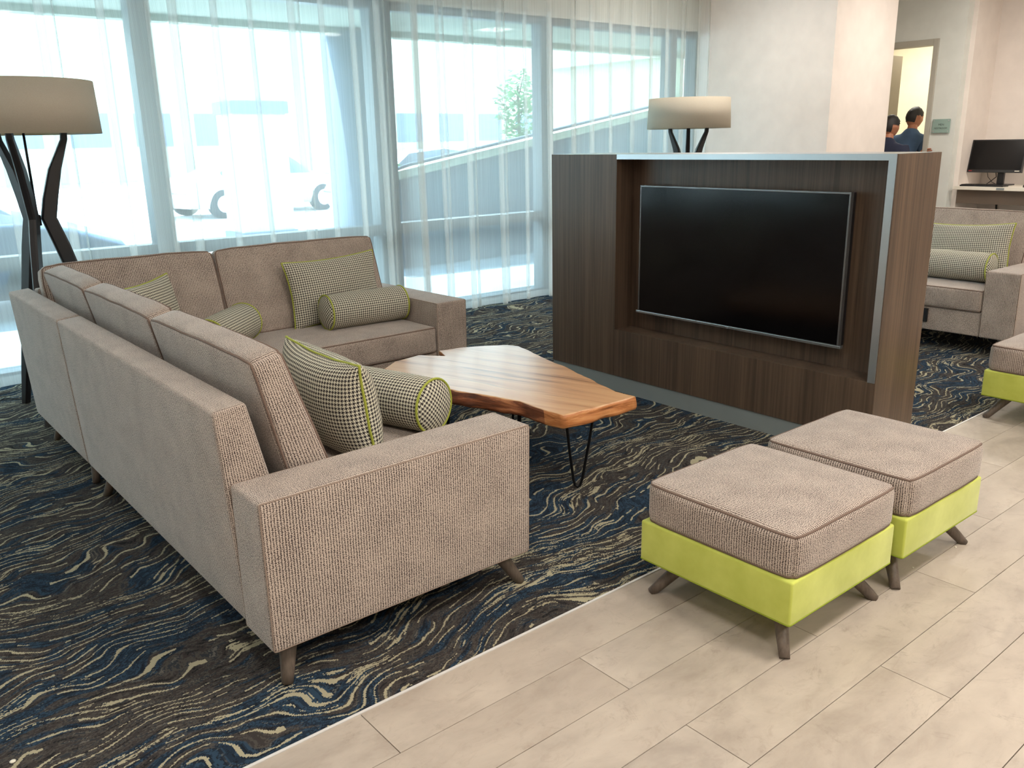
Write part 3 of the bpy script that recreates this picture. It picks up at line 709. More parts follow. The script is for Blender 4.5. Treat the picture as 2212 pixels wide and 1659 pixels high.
# ottomans
def ottoman(x0, x1, y0, y1, label):
    t = thing('ottoman', label, 'ottoman', ((x0+x1)/2, (y0+y1)/2, 0), 'lime and tweed ottomans')
    soft('base', box8(x0, x1, y0, y1, 0.13, 0.272), 0.008, M['velvet'], t, (0, 0, 0), 4, [(2, -1)], 0.0035, M['velvet_seam'])
    e = 0.002
    soft('cushion', box8(x0+e, x1+e, y0-0.004, y1-0.004, 0.270, 0.412), 0.026, M['fabric'], t, (0.006, 0.006, 0.014), 12, [(2, -1), (2, 1)], 0.0042, wrinkle=0.002, plan=(2, 0.011))
    cx, cy = (x0+x1)/2, (y0+y1)/2
    for sx in (-1, 1):
        for sy in (-1, 1):
            make_leg(t, (cx+sx*0.262, cy+sy*0.262, 0), (cx+sx*0.165, cy+sy*0.165, 0.140), 0.016, 0.0265)
    return t
ott = ottoman(1.992, 2.583, 1.186, 1.762, 'lime-based tweed ottoman nearest the camera, left of the pair on the tiles')
ottoman(2.637, 3.212, 1.174, 1.742, 'lime-based tweed ottoman right of the pair, in front of the console end')
ottoman(4.775, 5.36, 1.24, 1.812, 'lime-based tweed ottoman cut off at the right edge of the view')

# ------------------------------------------------------------------ pillows
def pillow(center, wdir, udir, w, h, th, label, group='houndstooth throw pillows', tl=0.0):
    C = Vector(center); Wd = Vector(wdir).normalized(); U = Vector(udir).normalized(); N = Wd.cross(U)
    if tl: Rm = Matrix.Rotation(tl, 3, N); Wd = Rm @ Wd; U = Rm @ U
    n = 22; t = thing('throw_pillow', label, 'pillow', tuple(C), group)
    def P(u, v, s):
        pu = u*(1-0.07*(1-v*v)**1.0*abs(u)**3); pv = v*(1-0.09*(1-u*u)*abs(v)**3)
        k = max(0.0, (1-u*u)*(1-v*v))**0.42
        wr = 0.006*noise.noise(Vector((u*3, v*3, C.x*5)))
        return C + Wd*(pu*w/2) + U*(pv*h/2) + N*(s*th/2*k + wr)
    vs = []; fs = []; uv = []
    ss = [math.sin(math.pi/2*(-1+2*i/n)) for i in range(n+1)]
    for s in (1, -1):
        G = [[P(ss[i], ss[j], s) for i in range(n+1)] for j in range(n+1)]; m2 = n//2
        for j in range(n+1):
            for i in range(n+1):
                a_ = sum((G[j][k+1]-G[j][k]).length for k in range(min(i, m2), max(i, m2)))*(1 if i > m2 else -1)
                b_ = sum((G[k+1][i]-G[k][i]).length for k in range(min(j, m2), max(j, m2)))*(1 if j > m2 else -1)
                vs.append(G[j][i]); uv.append((a_ + (2 if s > 0 else 0), b_))
    m = (n+1)**2
    for s in (0, 1):
        for j in range(n):
            for i in range(n):
                a = s*m + j*(n+1)+i; f = (a, a+1, a+n+2, a+n+1); fs.append(f if s == 0 else f[::-1])
    mesh_obj('cover', vs, fs, M['hound'], t, True, lambda f, v: uv[v], recalc=False)
    per = [(x, -1) for x in ss[:-1]] + [(1, y) for y in ss[:-1]] + [(x, 1) for x in ss[::-1][:-1]] + [(-1, y) for y in ss[::-1][:-1]]
    mb = MB(); mb.tube([P(x, y, 0) for x, y in per], 0.0048, 8, closed=True); mb.build('piping', M['lime_cord'], t, uv=False)
    return t
def bolster(center, axis, length, r, label, group='houndstooth bolsters'):
    C = Vector(center); A = Vector(axis).normalized(); U = A.orthogonal().normalized(); V = A.cross(U)
    t = thing('bolster_cushion', label, 'bolster', tuple(C), group); seg = 48; L = length/2
    prof = [(0.003, -L-0.028), (r*0.45, -L-0.024), (r*0.8, -L-0.013), (r*0.97, -L), (r, -L+0.006), (r*1.01, -L/2), (r*1.015, 0), (r*1.01, L/2), (r, L-0.006), (r*0.97, L), (r*0.8, L+0.013), (r*0.45, L+0.024), (0.003, L+0.028)]
    vs = []; fs = []; uvf = []
    for (rr, h) in prof:
        for k in range(seg): a = 2*math.pi*k/seg; vs.append(C + A*h + (U*math.cos(a)+V*math.sin(a))*rr)
    for i in range(len(prof)-1):
        for k in range(seg):
            fs.append((i*seg+k, i*seg+(k+1) % seg, (i+1)*seg+(k+1) % seg, (i+1)*seg+k))
            cap = i < 3 or i >= len(prof)-4
            q = []
            for (ii, kk) in ((i, k), (i, k+1), (i+1, k+1), (i+1, k)):
                a = 2*math.pi*kk/seg
                q.append((prof[ii][0]*math.cos(a), prof[ii][0]*math.sin(a)) if cap else (prof[ii][1], r*a))
            uvf.append(q)
    fs.append(tuple(range(seg))); uvf.append([(0, 0)]*seg); fs.append(tuple((len(prof)-1)*seg+k for k in range(seg))); uvf.append([(0, 0)]*seg)
    me = bpy.data.meshes.new('cover'); me.from_pydata([tuple(v) for v in vs], [], fs)
    l = me.uv_layers.new(name='UVMap')
    for p in me.polygons:
        for tt, li in enumerate(p.loop_indices): l.data[li].uv = uvf[p.index][tt]
    bm = bmesh.new(); bm.from_mesh(me); bmesh.ops.recalc_face_normals(bm, faces=bm.faces[:]); bm.to_mesh(me); bm.free()
    _fin('cover', me, M['hound'], t, True)
    for s in (-1, 1):
        mb = MB(); mb.tube([C + A*(s*L) + (U*math.cos(2*math.pi*k/40)+V*math.sin(2*math.pi*k/40))*(r*0.985+0.001) for k in range(40)], 0.0048, 8, closed=True)
        mb.build('piping', M['lime_cord'], t, uv=False)
    return t
pillow((1.335, 2.64, 0.638), (-0.04, -1, 0), (-0.14, 0, 1), 0.58, 0.365, 0.23, 'houndstooth pillow with lime piping nearest the camera, behind the broad sofa arm')
bolster((1.625, 2.77, 0.560), (-0.30, 1, 0), 0.50, 0.103, 'houndstooth bolster nearest the camera, its piped end above the sofa arm')
pillow((2.455, 4.685, 0.655), (1, 0.02, 0), (0, 0.20, 1), 0.62, 0.40, 0.15, 'houndstooth pillow leaning at the right end of the window-side sofa section', tl=math.radians(2))
bolster((2.53, 4.47, 0.560), (1, -0.03, 0), 0.50, 0.103, 'houndstooth bolster lying in front of the pillow on the window-side section')
pillow((1.30, 4.50, 0.655), (1, 1, 0), (-0.12, 0.12, 1), 0.58, 0.40, 0.15, 'houndstooth pillow tucked in the corner of the sofa, mostly hidden')
bolster((1.66, 4.42, 0.560), (1, 1, 0), 0.46, 0.103, 'houndstooth bolster in the sofa corner, only its rounded end showing')
pillow((6.66, 2.76, 0.66), (0, 1, 0), (0.2, 0, 1), 0.62, 0.40, 0.15, 'houndstooth pillow on the sofa beyond the console', tl=math.radians(-3))
bolster((6.50, 2.76, 0.568), (0, 1, 0), 0.50, 0.103, 'pale-looking houndstooth bolster on the sofa beyond the console')

# ------------------------------------------------------------------ live edge coffee table
def coffee_table():
    t = thing('coffee_table', 'live-edge wooden slab coffee table on black hairpin legs', 'table', (2.5, 2.95, 0))
    key = [(2.085, 3.535, 0), (2.20, 3.62, 0), (2.365, 3.650, 0), (2.455, 3.535, 0), (2.50, 3.655, 0), (2.62, 3.632, 0), (2.75, 3.575, 0), (2.845, 3.508, 0), (2.87, 3.44, 0), (2.85, 3.33, 0), (2.80, 3.18, 0), (2.765, 3.00, 0), (2.70, 2.76, 0), (2.655, 2.60, 0),
           (2.618, 2.479, 1), (2.628, 2.372, 1), (2.50, 2.372, 1), (2.40, 2.378, 1), (2.225, 2.392, 1), (2.212, 2.50, 2), (2.218, 2.656, 2), (2.184, 2.781, 2), (2.12, 2.95, 2), (2.085, 3.12, 2), (2.07, 3.35, 2)]
    pts = []; kinds = []
    n = len(key)
    for i in range(n):
        a, b = key[i], key[(i+1) % n]; m = max(2, int(math.hypot(b[0]-a[0], b[1]-a[1])/0.022))
        for k in range(m):
            f = k/m; x = a[0]+(b[0]-a[0])*f; y = a[1]+(b[1]-a[1])*f
            w = 0.007*noise.noise(Vector((x*9, y*9, 0.3))) + 0.003*noise.noise(Vector((x*40, y*40, 1.3)))
            pts.append((x+w, y+w*0.6)); kinds.append(a[2])
    cx = sum(p[0] for p in pts)/len(pts); cy = sum(p[1] for p in pts)/len(pts)
    lv = [(0.437, -0.008), (0.440, -0.004), (0.437, 0.0), (0.425, 0.003), (0.410, 0.002), (0.395, 0.006), (0.383, 0.004), (0.378, -0.004)]
    bm = bmesh.new(); rings = []
    for li, (z, o) in enumerate([(0.440, -0.006)] + lv[2:]):
        r = []
        for i, (x, y) in enumerate(pts):
            d = Vector((x-cx, y-cy)).normalized(); rough = 0 if li == 0 else 0.010*noise.noise(Vector((x*14, y*14, z*45)))
            if kinds[i] == 2: rough += 0.012*(0.44-z)/0.06 if li else 0
            zz = z + (0.004*noise.noise(Vector((x*8, y*8, 2.0))) if li > 2 else 0)
            r.append(bm.verts.new((x+d.x*(o+rough), y+d.y*(o+rough), zz)))
        rings.append(r)
    N = len(pts)
    f = bm.faces.new(rings[0]); f.material_index = 0
    for A, B in zip(rings, rings[1:]):
        for k in range(N):
            f = bm.faces.new((A[k], A[(k+1) % N], B[(k+1) % N], B[k])); f.smooth = True
            f.material_index = {0: 2, 1: 2, 2: 1}[kinds[k]] if A is not rings[0] else 0
    f = bm.faces.new(rings[-1]); f.material_index = 2
    bmesh.ops.triangulate(bm, faces=[ff for ff in bm.faces if len(ff.verts) > 4])
    bmesh.ops.recalc_face_normals(bm, faces=bm.faces[:])
    me = bpy.data.meshes.new('table_top'); bm.to_mesh(me); bm.free(); _fin('table_top', me, [M['slab'], M['bark'], M['endgrain']], t, False)
    def hairpin(x, y, dx, dy):
        a = Vector((x-dx*0.075, y-dy*0.075-0.02, 0.380)); b = Vector((x+dx*0.055, y+dy*0.055-0.03, 0.380)); f = Vector((x, y, 0.006))
        P = [a, a+(f-a)*0.5+Vector((-dx*0.010, -dy*0.010, 0)), Vector((x-dx*0.02, y-dy*0.02, 0.04)), Vector((x-dx*0.012, y-dy*0.012, 0.014)), f,
             Vector((x+dx*0.012, y+dy*0.012, 0.014)), Vector((x+dx*0.021, y+dy*0.021, 0.04)), b+(f-b)*0.4+Vector((dx*0.008, dy*0.008, 0)), b]
        mb = MB(); mb.tube(P, 0.0062, 10); mb.box(x-0.06, y-0.06, 0.374, x+0.06, y+0.03, 0.378); return mb.build('hairpin_leg', M['black_metal'], t, uv=False)
    hairpin(2.473, 2.567, 0.72, -0.6); hairpin(2.30, 2.78, 0.6, 0.7); hairpin(2.28, 3.35, 0.7, -0.6); hairpin(2.72, 3.32, 0.6, 0.7)
coffee_table()

# ------------------------------------------------------------------ media console with television
def console():
    t = thing('media_console', 'dark walnut media console with a recess for the television and steel edging', 'console', (3.91, 2.98, 0))
    X0, X1, Y0, Y1, Z0, Z1 = 3.71, 4.115, 1.87, 4.092, 0.10, 1.418
    ry0, ry1, rz0, rz1, xr = 1.908, 3.532, 0.389, 1.391, 3.86
    MB().box(X0, ry1, Z0, xr, Y1, Z1, 0.0015).build('left_panel', M['walnut'], t)
    MB().box(X0, Y0, Z0, xr, ry1, rz0, 0.0015).build('lower_panel', M['walnut'], t)
    MB().box(xr, Y0+0.004, Z0, X1, Y1, Z1-0.003, 0.0).build('back_panel', M['walnut'], t)
    MB().box(X0+0.002, Y0-0.0015, Z0, X1, Y0+0.004, Z1, 0.0008).build('side_panel', M['walnut'], t)
    MB().box(X0+0.002, Y0+0.004, rz0, xr, ry0, rz1, 0.0).build('right_jamb', M['steel'], t)
    mb = MB(); mb.box(X0-0.002, Y0+0.002, rz0-0.002, X0+0.002, ry0, Z1, 0.0); mb.box(X0-0.002, ry0, rz1, X0+0.002, ry1, Z1, 0.0); mb.build('steel_trim', M['steel'], t)
    MB().box(X0+0.002, Y0+0.004, rz1, xr, ry1, Z1-0.003).build('top_panel', M['walnut'], t)
    MB().box(X0+0.01, Y0+0.01, Z1-0.003, X1, Y1, Z1+0.001, 0.0).build('top_sheet', M['steel'], t)
    MB().box(X0+0.006, Y0+0.03, 0, X1-0.006, Y1-0.004, Z0, 0.0).build('plinth', M['plinth'], t)
console()
def television():
    t = thing('television', 'large flat black television hung in the console recess, switched off', 'television', (3.79, 2.74, 0.87))
    y0, y1, z0, z1, xf = 2.105, 3.405, 0.503, 1.246, 3.78
    MB().box(xf+0.001, y0+0.004, z0+0.010, xf+0.05, y1-0.004, z1-0.002, 0.003).build('casing', M['black_plastic'], t)
    MB().box(xf+0.045, 2.45, 0.65, 3.862, 3.05, 1.05).build('wall_bracket', M['black_metal'], t)
    mb = MB(); mb.box(xf-0.004, y0+0.010, z0+0.018, xf+0.002, y1-0.010, z1-0.010); mb.build('screen', M['screen'], t)
    g = M['tv_bezel']
    mb = MB(); mb.box(xf-0.006, y0, z1-0.010, xf+0.02, y1, z1, 0.002); mb.box(xf-0.006, y0, z0+0.01, xf+0.02, y0+0.009, z1-0.009, 0.002); mb.box(xf-0.006, y1-0.009, z0+0.01, xf+0.02, y1, z1-0.009, 0.002)
    mb.build('bezel', g, t)
    mb = MB(); mb.box(xf-0.008, y0-0.012, z0, xf+0.02, y1+0.014, z0+0.015, 0.003); mb.build('bottom_bezel', M['tv_bar'], t)
    txt('LG', (xf-0.0085, (y0+y1)/2, z0+0.003), 0.012, (math.pi/2, 0, -math.pi/2), M['steel'], t, 'maker_mark')
M['tv_bezel'] = plain('dark_bezel', srgb(120, 122, 124), 0.25, 0.7); M['tv_bar'] = plain('bezel_bar', srgb(165, 170, 174), 0.22, 0.8)
def txt(s, loc, size, rot, mat, parent, name, ext=0.0004):
    c = bpy.data.curves.new(name, 'FONT'); c.body = s; c.size = size; c.extrude = ext; c.align_x = 'CENTER'; c.resolution_u = 3
    c.materials.append(mat); o = bpy.data.objects.new(name, c); COL.objects.link(o)
    o.rotation_euler = rot; bpy.context.view_layer.update(); me = bpy.data.meshes.new_from_object(o.evaluated_get(bpy.context.evaluated_depsgraph_get()))
    bpy.data.objects.remove(o); m2 = bpy.data.objects.new(name, me); COL.objects.link(m2)
    m2.rotation_euler = rot; m2.parent = parent; m2.location = Vector(loc) - root_loc(parent); return m2
television()

# ------------------------------------------------------------------ floor lamps
def lamp(cx, cy, az0, label, s=1.0, rs=0.40, z0=1.59, z1=1.87):
    t = thing('floor_lamp', label, 'lamp', (cx, cy, 0), 'tripod floor lamps')
    for k in range(3):
        a = az0 + k*2*math.pi/3; d = Vector((math.cos(a), math.sin(a), 0)); C = Vector((cx, cy, 0)); w = Vector((-d.y, d.x, 0))
        pts = [(0.35, 0.0, .020), (0.29, 0.25, .027), (0.20, 0.6, .036), (0.105, 0.97, .042), (0.058, 1.13, .040), (0.082, 1.24, .040), (0.128, 1.40, .034), (0.20, 1.56, .018), (0.212, 1.66, .014)]
        # flat bent board: rounded rectangular section
        bm = MB(); rings = []
        for (r, z, hw) in pts:
            p = C + d*r + Vector((0, 0, z)); o_ = d*hw; q = w*min(hw, 0.021)
            rings.append([bm.bm.verts.new(p + o_*ca + q*sa) for ca, sa in ((-1, -.6), (-.75, -1), (.75, -1), (1, -.6), (1, .6), (.75, 1), (-.75, 1), (-1, .6))])
        for A, B in zip(rings, rings[1:]):
            for i in range(8): bm.bm.faces.new((A[i], A[(i+1) % 8], B[(i+1) % 8], B[i]))
        bm.bm.faces.new(rings[0]); bm.bm.faces.new(rings[-1][::-1]); bm.build('leg', M['black_wood'], t, uv=False)
    mb = MB(); mb.lathe((cx, cy, 0), [(0.018, 1.09), (0.018, 1.15)], 16); mb.build('hub', M['black_metal'], t, uv=False)
    mb = MB(); mb.tube([(cx, cy, 1.15), (cx, cy, 1.80)], 0.007, 8)
    for k in range(3):
        a = az0 + k*2*math.pi/3; mb.tube([(cx, cy, 1.66), (cx+math.cos(a)*(rs-0.012), cy+math.sin(a)*(rs-0.012), 1.66)], 0.004, 6)
    mb.build('rod', M['black_metal'], t, uv=False)
    seg = 72; vs = []; fs = []
    prof = [(rs, z0), (rs-0.012, z1), (rs-0.016, z1), (rs-0.004, z0)]
    for r, z in prof:
        for k in range(seg): a = 2*math.pi*k/seg; vs.append((cx+r*math.cos(a), cy+r*math.sin(a), z))
    for i in range(4):
        for k in range(seg): fs.append((i*seg+k, i*seg+(k+1) % seg, ((i+1) % 4)*seg+(k+1) % seg, ((i+1) % 4)*seg+k))
    sh = mesh_obj('lamp_shade', vs, fs, M['shade'], t, True)
    mb = MB(); mb.lathe((cx, cy, 0), [(rs-0.02, z0+0.02), (rs-0.02, z0+0.024)], 48); mb.build('diffuser', M['white_lam'], t, uv=False)
    mb = MB(); mb.lathe((cx, cy, 0), [(rs-0.02, z1-0.03), (rs-0.02, z1-0.026)], 48); mb.build('top_diffuser', M['white_lam'], t, uv=False)
    return t
lamp(1.06, 5.53, 0.0, 'large tripod floor lamp with black bent legs and wide beige shade at the left edge')
lamp(6.86, 5.58, math.atan2(-0.63, -0.78), 'tripod floor lamp with beige drum shade standing behind the media console')
mb = MB(); mb.tube([(0.9, 5.90, 0.006), (0.80, 6.02, 0.006), (0.74, 5.95, 0.006), (0.66, 5.86, 0.006), (0.50, 5.84, 0.006), (0.3, 5.9, 0.006)], 0.004, 6)
o = mb.build('power_cord', M['black_plastic']); o['label'] = 'thin black power cord on the carpet by the foot of the large lamp'; o['category'] = 'cord'

# ------------------------------------------------------------------ computer counter in the alcove
def counter():
    t = thing('wall_counter', 'white-topped wall counter holding the computer', 'counter', (10.35, 2.5, 0.9))
    MB().box(10.0, -1.0, 0.895, 10.70, 4.375, 0.932, 0.003).build('worktop', M['white_lam'], t)
    MB().box(10.12, -1.0, 0.74, 10.14, 4.375, 0.895).build('modesty_panel', M['counter_wood'], t)
    MB().box(9.996, 3.84, 0.902, 10.0, 3.92, 0.925, 0.001).build('label_plate', M['plinth'], t)
M['counter_wood'] = plain('taupe_panel', srgb(128, 112, 98), 0.6)
counter()
def monitor():
    t = thing('computer_monitor', 'black computer monitor on a stand on the white counter', 'monitor', (10.36, 4.05, 0.932))
    tilt = Matrix.Rotation(math.radians(12), 3, 'Y'); O = Vector((10.30, 4.09, 1.075))
    def loc(x, y, z): return O + tilt @ Vector((x, y, z))
    def bx(name, x0, y0, z0, x1, y1, z1, m):
        P = [loc(x, y, z) for x in (x0, x1) for y in (y0, y1) for z in (z0, z1)]
        f = [(0, 1, 3, 2), (4, 6, 7, 5), (0, 4, 5, 1), (2, 3, 7, 6), (0, 2, 6, 4), (1, 5, 7, 3)]
        return mesh_obj(name, P, f, m, t)
    bx('casing', 0, -0.285, 0, 0.035, 0.285, 0.355, M['black_plastic']); bx('screen', -0.002, -0.272, 0.028, 0.0, 0.272, 0.342, M['screen'])
    MB().box(10.36, 4.0, 0.945, 10.40, 4.07, 1.16, 0.006).build('stand_neck', M['black_plastic'], t)
    MB().box(10.27, 3.93, 0.932, 10.50, 4.15, 0.945, 0.005).build('stand_foot', M['black_plastic'], t)
    bx('red_mark', -0.003, 0.232, 0.010, -0.001, 0.268, 0.018, M['red']); bx('white_mark', -0.003, -0.262, 0.010, -0.001, -0.215, 0.019, M['white_lam'])
M['red'] = plain('red_print', srgb(170, 40, 44), 0.5)
monitor()
k = thing('keyboard', 'black keyboard at the front of the white counter', 'keyboard', (10.10, 4.05, 0.932))
MB().box(10.03, 3.87, 0.932, 10.18, 4.32, 0.948, 0.004).build('keyboard_base', M['black_plastic'], k)
mb = MB()
for r in range(5):
    for q in range(20): mb.box(10.040+r*0.026, 3.882+q*0.0215, 0.948, 10.062+r*0.026, 3.900+q*0.0215, 0.954)
kk = mb.build('keys', M['black_metal'], k); kk['kind'] = 'stuff'
m_ = thing('card_reader', 'small black device with a short upright antenna on the counter', 'device', (10.12, 3.66, 0.932))
mb = MB(); mb.lathe((10.12, 3.66, 0.932), [(0.042, 0), (0.040, 0.02), (0.026, 0.035), (0.008, 0.038)], 20); mb.build('body', M['black_plastic'], m_)
mb = MB(); mb.tube([(10.13, 3.65, 0.965), (10.13, 3.65, 1.03)], 0.004, 8); mb.build('antenna', M['black_plastic'], m_)
mb = MB(); mb.box(10.2, 3.39, 0.932, 10.36, 3.57, 1.17, 0.02); o = mb.build('white_appliance', M['white_lam']); o['label'] = 'white box-shaped appliance at the right edge of the counter'; o['category'] = 'appliance'
def cable(name, pts, r, label):
    mb = MB(); mb.tube(pts, r, 6); o = mb.build(name, M['black_plastic']); o['label'] = label; o['category'] = 'cable'; o['group'] = 'cables at the computer counter'
cable('cable', [(10.40, 4.20, 1.10), (10.42, 4.19, 1.02), (10.45, 4.15, 0.96), (10.5, 4.12, 0.937)], 0.003, 'thin looping cable under the left half of the monitor')
cable('cable', [(10.38, 4.10, 1.10), (10.42, 4.10, 1.02), (10.44, 4.17, 0.965), (10.46, 4.21, 0.938)], 0.005, 'thicker black cable dropping behind the keyboard under the monitor')
cable('cable', [(10.39, 4.09, 1.09), (10.42, 4.04, 1.03), (10.44, 4.06, 0.97), (10.46, 4.10, 0.938)], 0.003, 'thin cable bowing to the right beneath the monitor')
cable('cable', [(10.66, 4.22, 0.89), (10.67, 4.19, 0.80), (10.68, 4.165, 0.70), (10.68, 4.15, 0.6)], 0.009, 'thick black cable hanging under the counter')
cable('cable', [(10.66, 4.10, 0.89), (10.67, 4.10, 0.80), (10.68, 4.14, 0.72), (10.68, 4.17, 0.66)], 0.004, 'thin cable crossing the thick one under the counter')
# glass door sign
sg = thing('door_sign', 'small glass plaque reading MEN RESTROOM on the wall beside the door', 'sign', (9.99, 4.57, 1.58))
M['plaque'] = plain('green_glass_plaque', srgb(150, 176, 168), 0.12); M['ink'] = plain('dark_print', srgb(62, 76, 68), 0.6)
MB().box(9.976, 4.476, 1.505, 9.982, 4.672, 1.652, 0.002).build('plaque', M['plaque'], sg)
for yy in (4.494, 4.654):
    for zz in (1.522, 1.636):
        mb = MB(); mb.lathe((9.985, yy, zz), [(0.007, -0.013), (0.007, 0.014)], 12, 'X'); mb.build('standoff', M['steel'], sg)
txt('MEN', (9.9755, 4.574, 1.583), 0.030, (math.pi/2, 0, -math.pi/2), M['ink'], sg, 'lettering')
txt('RESTROOM', (9.9755, 4.574, 1.545), 0.027, (math.pi/2, 0, -math.pi/2), M['ink'], sg, 'lettering')

# ------------------------------------------------------------------ people
M['skin'] = plain('skin', srgb(168, 112, 84), 0.55); M['hair'] = plain('black_hair', srgb(22, 18, 18), 0.6)
M['denim'] = plain('denim_shirt', srgb(70, 94, 124), 0.9, nz=0.2); M['navy'] = plain('navy_shirt', srgb(30, 36, 58), 0.9); M['trouser'] = plain('dark_trousers', srgb(34, 36, 44), 0.9); M['shoe'] = plain('black_shoes', srgb(20, 20, 22), 0.4)
def skin_mesh(name, verts, edges, radii, mat, parent, sub=2, root=0):
    me = bpy.data.meshes.new(name); me.from_pydata([tuple(v) for v in verts], edges, [])
    o = bpy.data.objects.new(name, me); COL.objects.link(o)
    m = o.modifiers.new('skin', 'SKIN'); m.use_smooth_shade = True
    for i, r in enumerate(radii): me.skin_vertices[0].data[i].radius = r if isinstance(r, tuple) else (r, r)
    me.skin_vertices[0].data[root].use_root = True
    s = o.modifiers.new('sub', 'SUBSURF'); s.levels = sub; s.render_levels = sub
    me.materials.append(mat); o.parent = parent; return o
def head_mesh(bm, c, turn, nod, s=1.0):
    """sculpted head as a displaced sphere, facing +x before turning"""
    R = Matrix.Rotation(turn, 3, 'Z') @ Matrix.Rotation(nod, 3, 'Y')
    res = bmesh.ops.create_uvsphere(bm, u_segments=32, v_segments=24, radius=1.0)
    def bump(p, q, w, a): return a*math.exp(-((p-Vector(q)).length/w)**2)
    for v in res['verts']:
        p = v.co.copy(); k = Vector((p.x*0.102, p.y*0.081, p.z*0.122))
        if p.z < -0.2: k.y *= 1 + 0.28*(p.z+0.2); k.x *= 1 + (0.22 if p.x < 0 else 0.02)*(p.z+0.2)
        k.x += bump(p, (0.98, 0, -0.05), 0.16, 0.026) - bump(p, (0.9, 0.36, 0.10), 0.17, 0.010) - bump(p, (0.9, -0.36, 0.10), 0.17, 0.010) + bump(p, (0.85, 0, -0.72), 0.3, 0.012) + bump(p, (0.95, 0, -0.42), 0.12, 0.006)
        for sy in (-1, 1): k.y += sy*bump(p, (0.02, sy*1.0, -0.02), 0.17, 0.020)
        v.co = Vector(c) + R @ (k*s)
    return R
def person(x, y, height, head_turn, nod, shirt, label, reach=None, hair_full=True):
    t = thing('person', label, 'person', (x, y, 0)); s = height/1.78
    # body faces +x ; left is +y, right is -y
    V = []; E = []; Rr = []
    def a(p, r, par=None):
        V.append(Vector(p)*s); Rr.append(tuple(q*s for q in r) if isinstance(r, tuple) else r*s)
        if par is not None: E.append((par, len(V)-1))
        return len(V)-1
    pel = a((0, 0, 0.98), (0.13, 0.10)); sp = a((0, 0, 1.15), (0.13, 0.09), pel); ch = a((0.0, 0, 1.33), (0.15, 0.10), sp); nk = a((0, 0, 1.46), 0.065, ch); n2 = a((0.015, 0, 1.54), 0.060, nk); n3 = a((0.03, 0, 1.62), 0.056, n2)
    hips = {}
    arms = {}
    for sg_ in (1, -1):
        h = a((0, sg_*0.10, 0.93), 0.085, pel); kn = a((0.02, sg_*0.11, 0.50), 0.058, h); an = a((-0.02, sg_*0.12, 0.09), 0.038, kn); ft = a((0.13, sg_*0.13, 0.04), 0.035, an)
        sh = a((0, sg_*0.19, 1.42), 0.058, ch)
        if sg_ == -1 and reach is not None:
            el, wr, fd, pd = [Vector(q) for q in reach]
        else:
            el = Vector((-0.02, sg_*0.25, 1.13)); wr = Vector((0.08, sg_*0.25, 0.90)); fd = Vector((0.25, 0, -1)).normalized(); pd = Vector((0, -sg_, 0))
        e = a(el, 0.042, sh); w = a(wr, 0.026, e); side = fd.cross(pd).normalized()
        hd = a(wr + fd*0.075, 0.028, w)
        arms[sg_] = (sh, e, w)
        for q in range(4):
            off = (q-1.5)*0.020; ln = [0.070, 0.080, 0.075, 0.058][q]; b0 = wr + fd*0.085 + side*off
            f1 = a(b0, 0.0095, hd); f2 = a(b0 + fd*ln*0.5 + pd*0.012, 0.0088, f1); a(b0 + fd*ln*0.85 + pd*0.036, 0.0075, f2)
        th0 = a(wr + fd*0.03 + side*0.036 + pd*0.01, 0.011, w); a(wr + fd*0.075 + side*0.055 + pd*0.03, 0.0095, th0)
    body = skin_mesh('body', V, E, Rr, M['skin'], t, 1)
    # head joined to the same body mesh
    dg = bpy.context.evaluated_depsgraph_get(); dg.update()
    me = bpy.data.meshes.new_from_object(body.evaluated_get(dg)); bm = bmesh.new(); bm.from_mesh(me)
    hc = Vector((0.045, 0, 1.665))*s
    Rm = head_mesh(bm, hc, head_turn, nod, s)
    bm.to_mesh(me); bm.free(); me.polygons.foreach_set('use_smooth', [True]*len(me.polygons)); body.modifiers.clear(); body.data = me
    if not me.materials: me.materials.append(M['skin'])
    # hair cap
    bm = bmesh.new(); bmesh.ops.create_uvsphere(bm, u_segments=32, v_segments=24, radius=1.0); kill = []
    for v in bm.verts:
        p = v.co.copy(); th = (0.10 if hair_full else 0.04)
        k = Vector((p.x*0.102*(1+th), p.y*0.081*(1+th), p.z*0.122*(1+th)))
        if p.z < -0.2: k.y *= 1 + 0.28*(p.z+0.2); k.x *= 1 + 0.22*(p.z+0.2)
        k += k.normalized()*0.006*noise.noise(p*6)
        line = -0.55 if p.x < -0.2 else (0.45 if p.x > 0.55 else -0.05)
        if p.z < line or (abs(p.y) > 0.86 and p.z < 0.12 and p.x > -0.25): kill.append(v)
        v.co = hc + Rm @ (k*s)
    bmesh.ops.delete(bm, geom=kill, context='VERTS'); me = bpy.data.meshes.new('hair'); bm.to_mesh(me); bm.free()
    me.materials.append(M['hair']); me.polygons.foreach_set('use_smooth', [True]*len(me.polygons)); o = bpy.data.objects.new('hair', me); COL.objects.link(o); o.parent = t
    for sg_ in (1, -1):
        bm = bmesh.new(); bmesh.ops.create_uvsphere(bm, u_segments=10, v_segments=8, radius=0.0085*s)
        for v in bm.verts: v.co = hc + Rm @ (v.co + Vector((0.081, sg_*0.028, 0.012))*s)
        me = bpy.data.meshes.new('eye'); bm.to_mesh(me); bm.free(); me.materials.append(M['hair']); o = bpy.data.objects.new('eye', me); COL.objects.link(o); o.parent = t
    # clothes
    V = []; E = []; Rr = []
    p0 = a((0, 0, 0.93), (0.155, 0.125)); p1 = a((0, 0, 1.15), (0.155, 0.115), p0); p2 = a((-0.01, 0, 1.35), (0.175, 0.125), p1); p3 = a((-0.005, 0, 1.49), (0.095, 0.09), p2); a((0.005, 0, 1.555), (0.072, 0.070), p3)
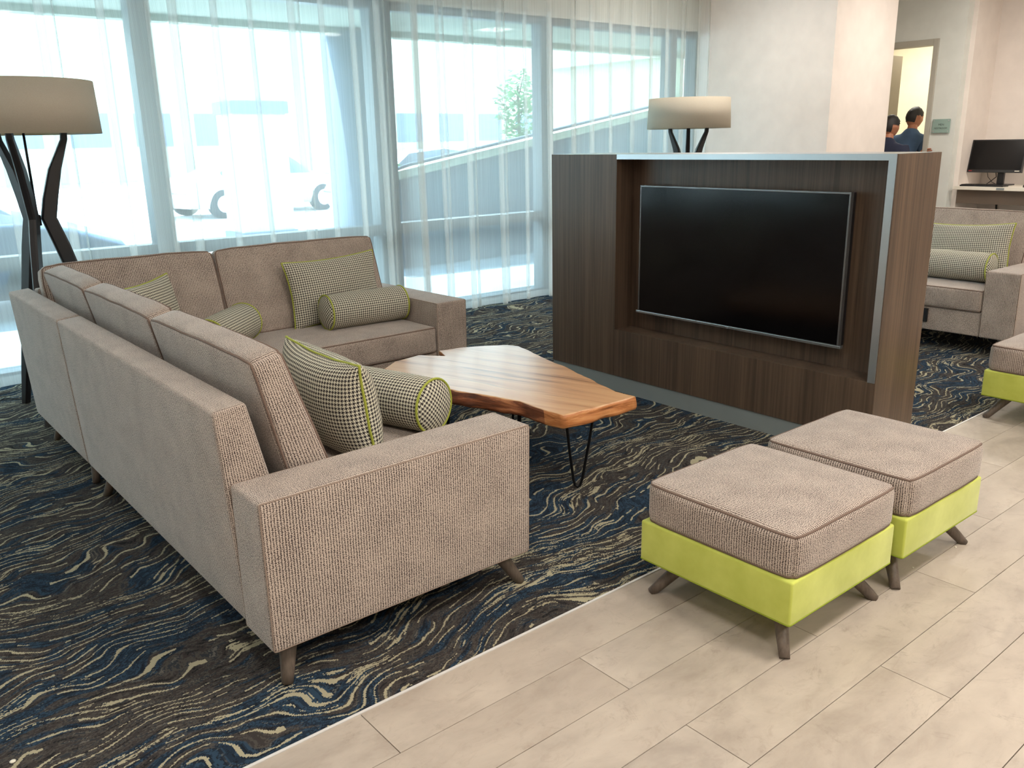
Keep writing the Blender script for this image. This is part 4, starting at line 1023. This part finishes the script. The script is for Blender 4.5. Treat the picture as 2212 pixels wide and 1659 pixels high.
    for sg_ in (1, -1):
        q = a((-0.005, sg_*0.175, 1.40), 0.080, p2)
        el, wr = (Vector(reach[0]), Vector(reach[1])) if (sg_ == -1 and reach is not None) else (Vector((-0.02, sg_*0.25, 1.13)), Vector((0.08, sg_*0.25, 0.90)))
        e = a(el, 0.060, q); a(wr + (el-wr)*0.12, 0.040, e) if shirt is M['denim'] else a(el + (wr-el)*0.08, 0.055, e)
    skin_mesh('shirt', V, E, Rr, shirt, t, 2)
    V = []; E = []; Rr = []
    p0 = a((0, 0, 0.97), (0.145, 0.11))
    for sg_ in (1, -1):
        h = a((0, sg_*0.095, 0.86), 0.098, p0); kn = a((0.02, sg_*0.11, 0.50), 0.074, h); a((-0.02, sg_*0.12, 0.10), 0.056, kn)
    skin_mesh('trousers', V, E, Rr, M['trouser'], t, 2)
    for sg_ in (1, -1):
        V = []; E = []; Rr = []
        q = a((-0.05, sg_*0.125, 0.042), 0.040); q2 = a((0.05, sg_*0.13, 0.042), 0.042, q); a((0.16, sg_*0.14, 0.036), 0.034, q2)
        skin_mesh('shoe', V, E, Rr, M['shoe'], t, 2)
    return t
s_ = 1.80/1.78
person(10.36, 5.09, 1.80, math.radians(-24), math.radians(14), M['denim'], 'man in a blue denim shirt seen from behind, hand on the restroom door frame',
       reach=((-0.12/s_, -0.30/s_, 1.13/s_), (-0.335/s_, -0.30/s_, 1.285/s_), Vector((-0.45, -0.85, 0.15)).normalized(), Vector((0.9, -0.4, 0)).normalized()), hair_full=False)
person(9.42, 4.885, 1.69, math.radians(-22), math.radians(10), M['navy'], 'dark-haired man in a navy shirt seen from behind, partly hidden by the white pier')
# small pale scraps on the floor
M['scrap'] = plain('paper_scrap', srgb(225, 222, 206), 0.8)
for (x, y, z, r, lb) in [(0.165, 2.243, 0.0, 0.008, 'small white scrap on the carpet at the lower left corner'), (2.853, 1.229, 0.0, 0.004, 'tiny white crumb on the tiles under the edge of the right ottoman'), (3.126, 1.20, 0.0, 0.004, 'tiny white crumb near the right leg of the right ottoman')]:
    mb = MB(); mb.lathe((x, y, z), [(r*0.8, 0.0), (r, 0.002), (r*0.5, 0.004)], 9); o = mb.build('paper_scrap', M['scrap']); o['label'] = lb; o['category'] = 'scrap'
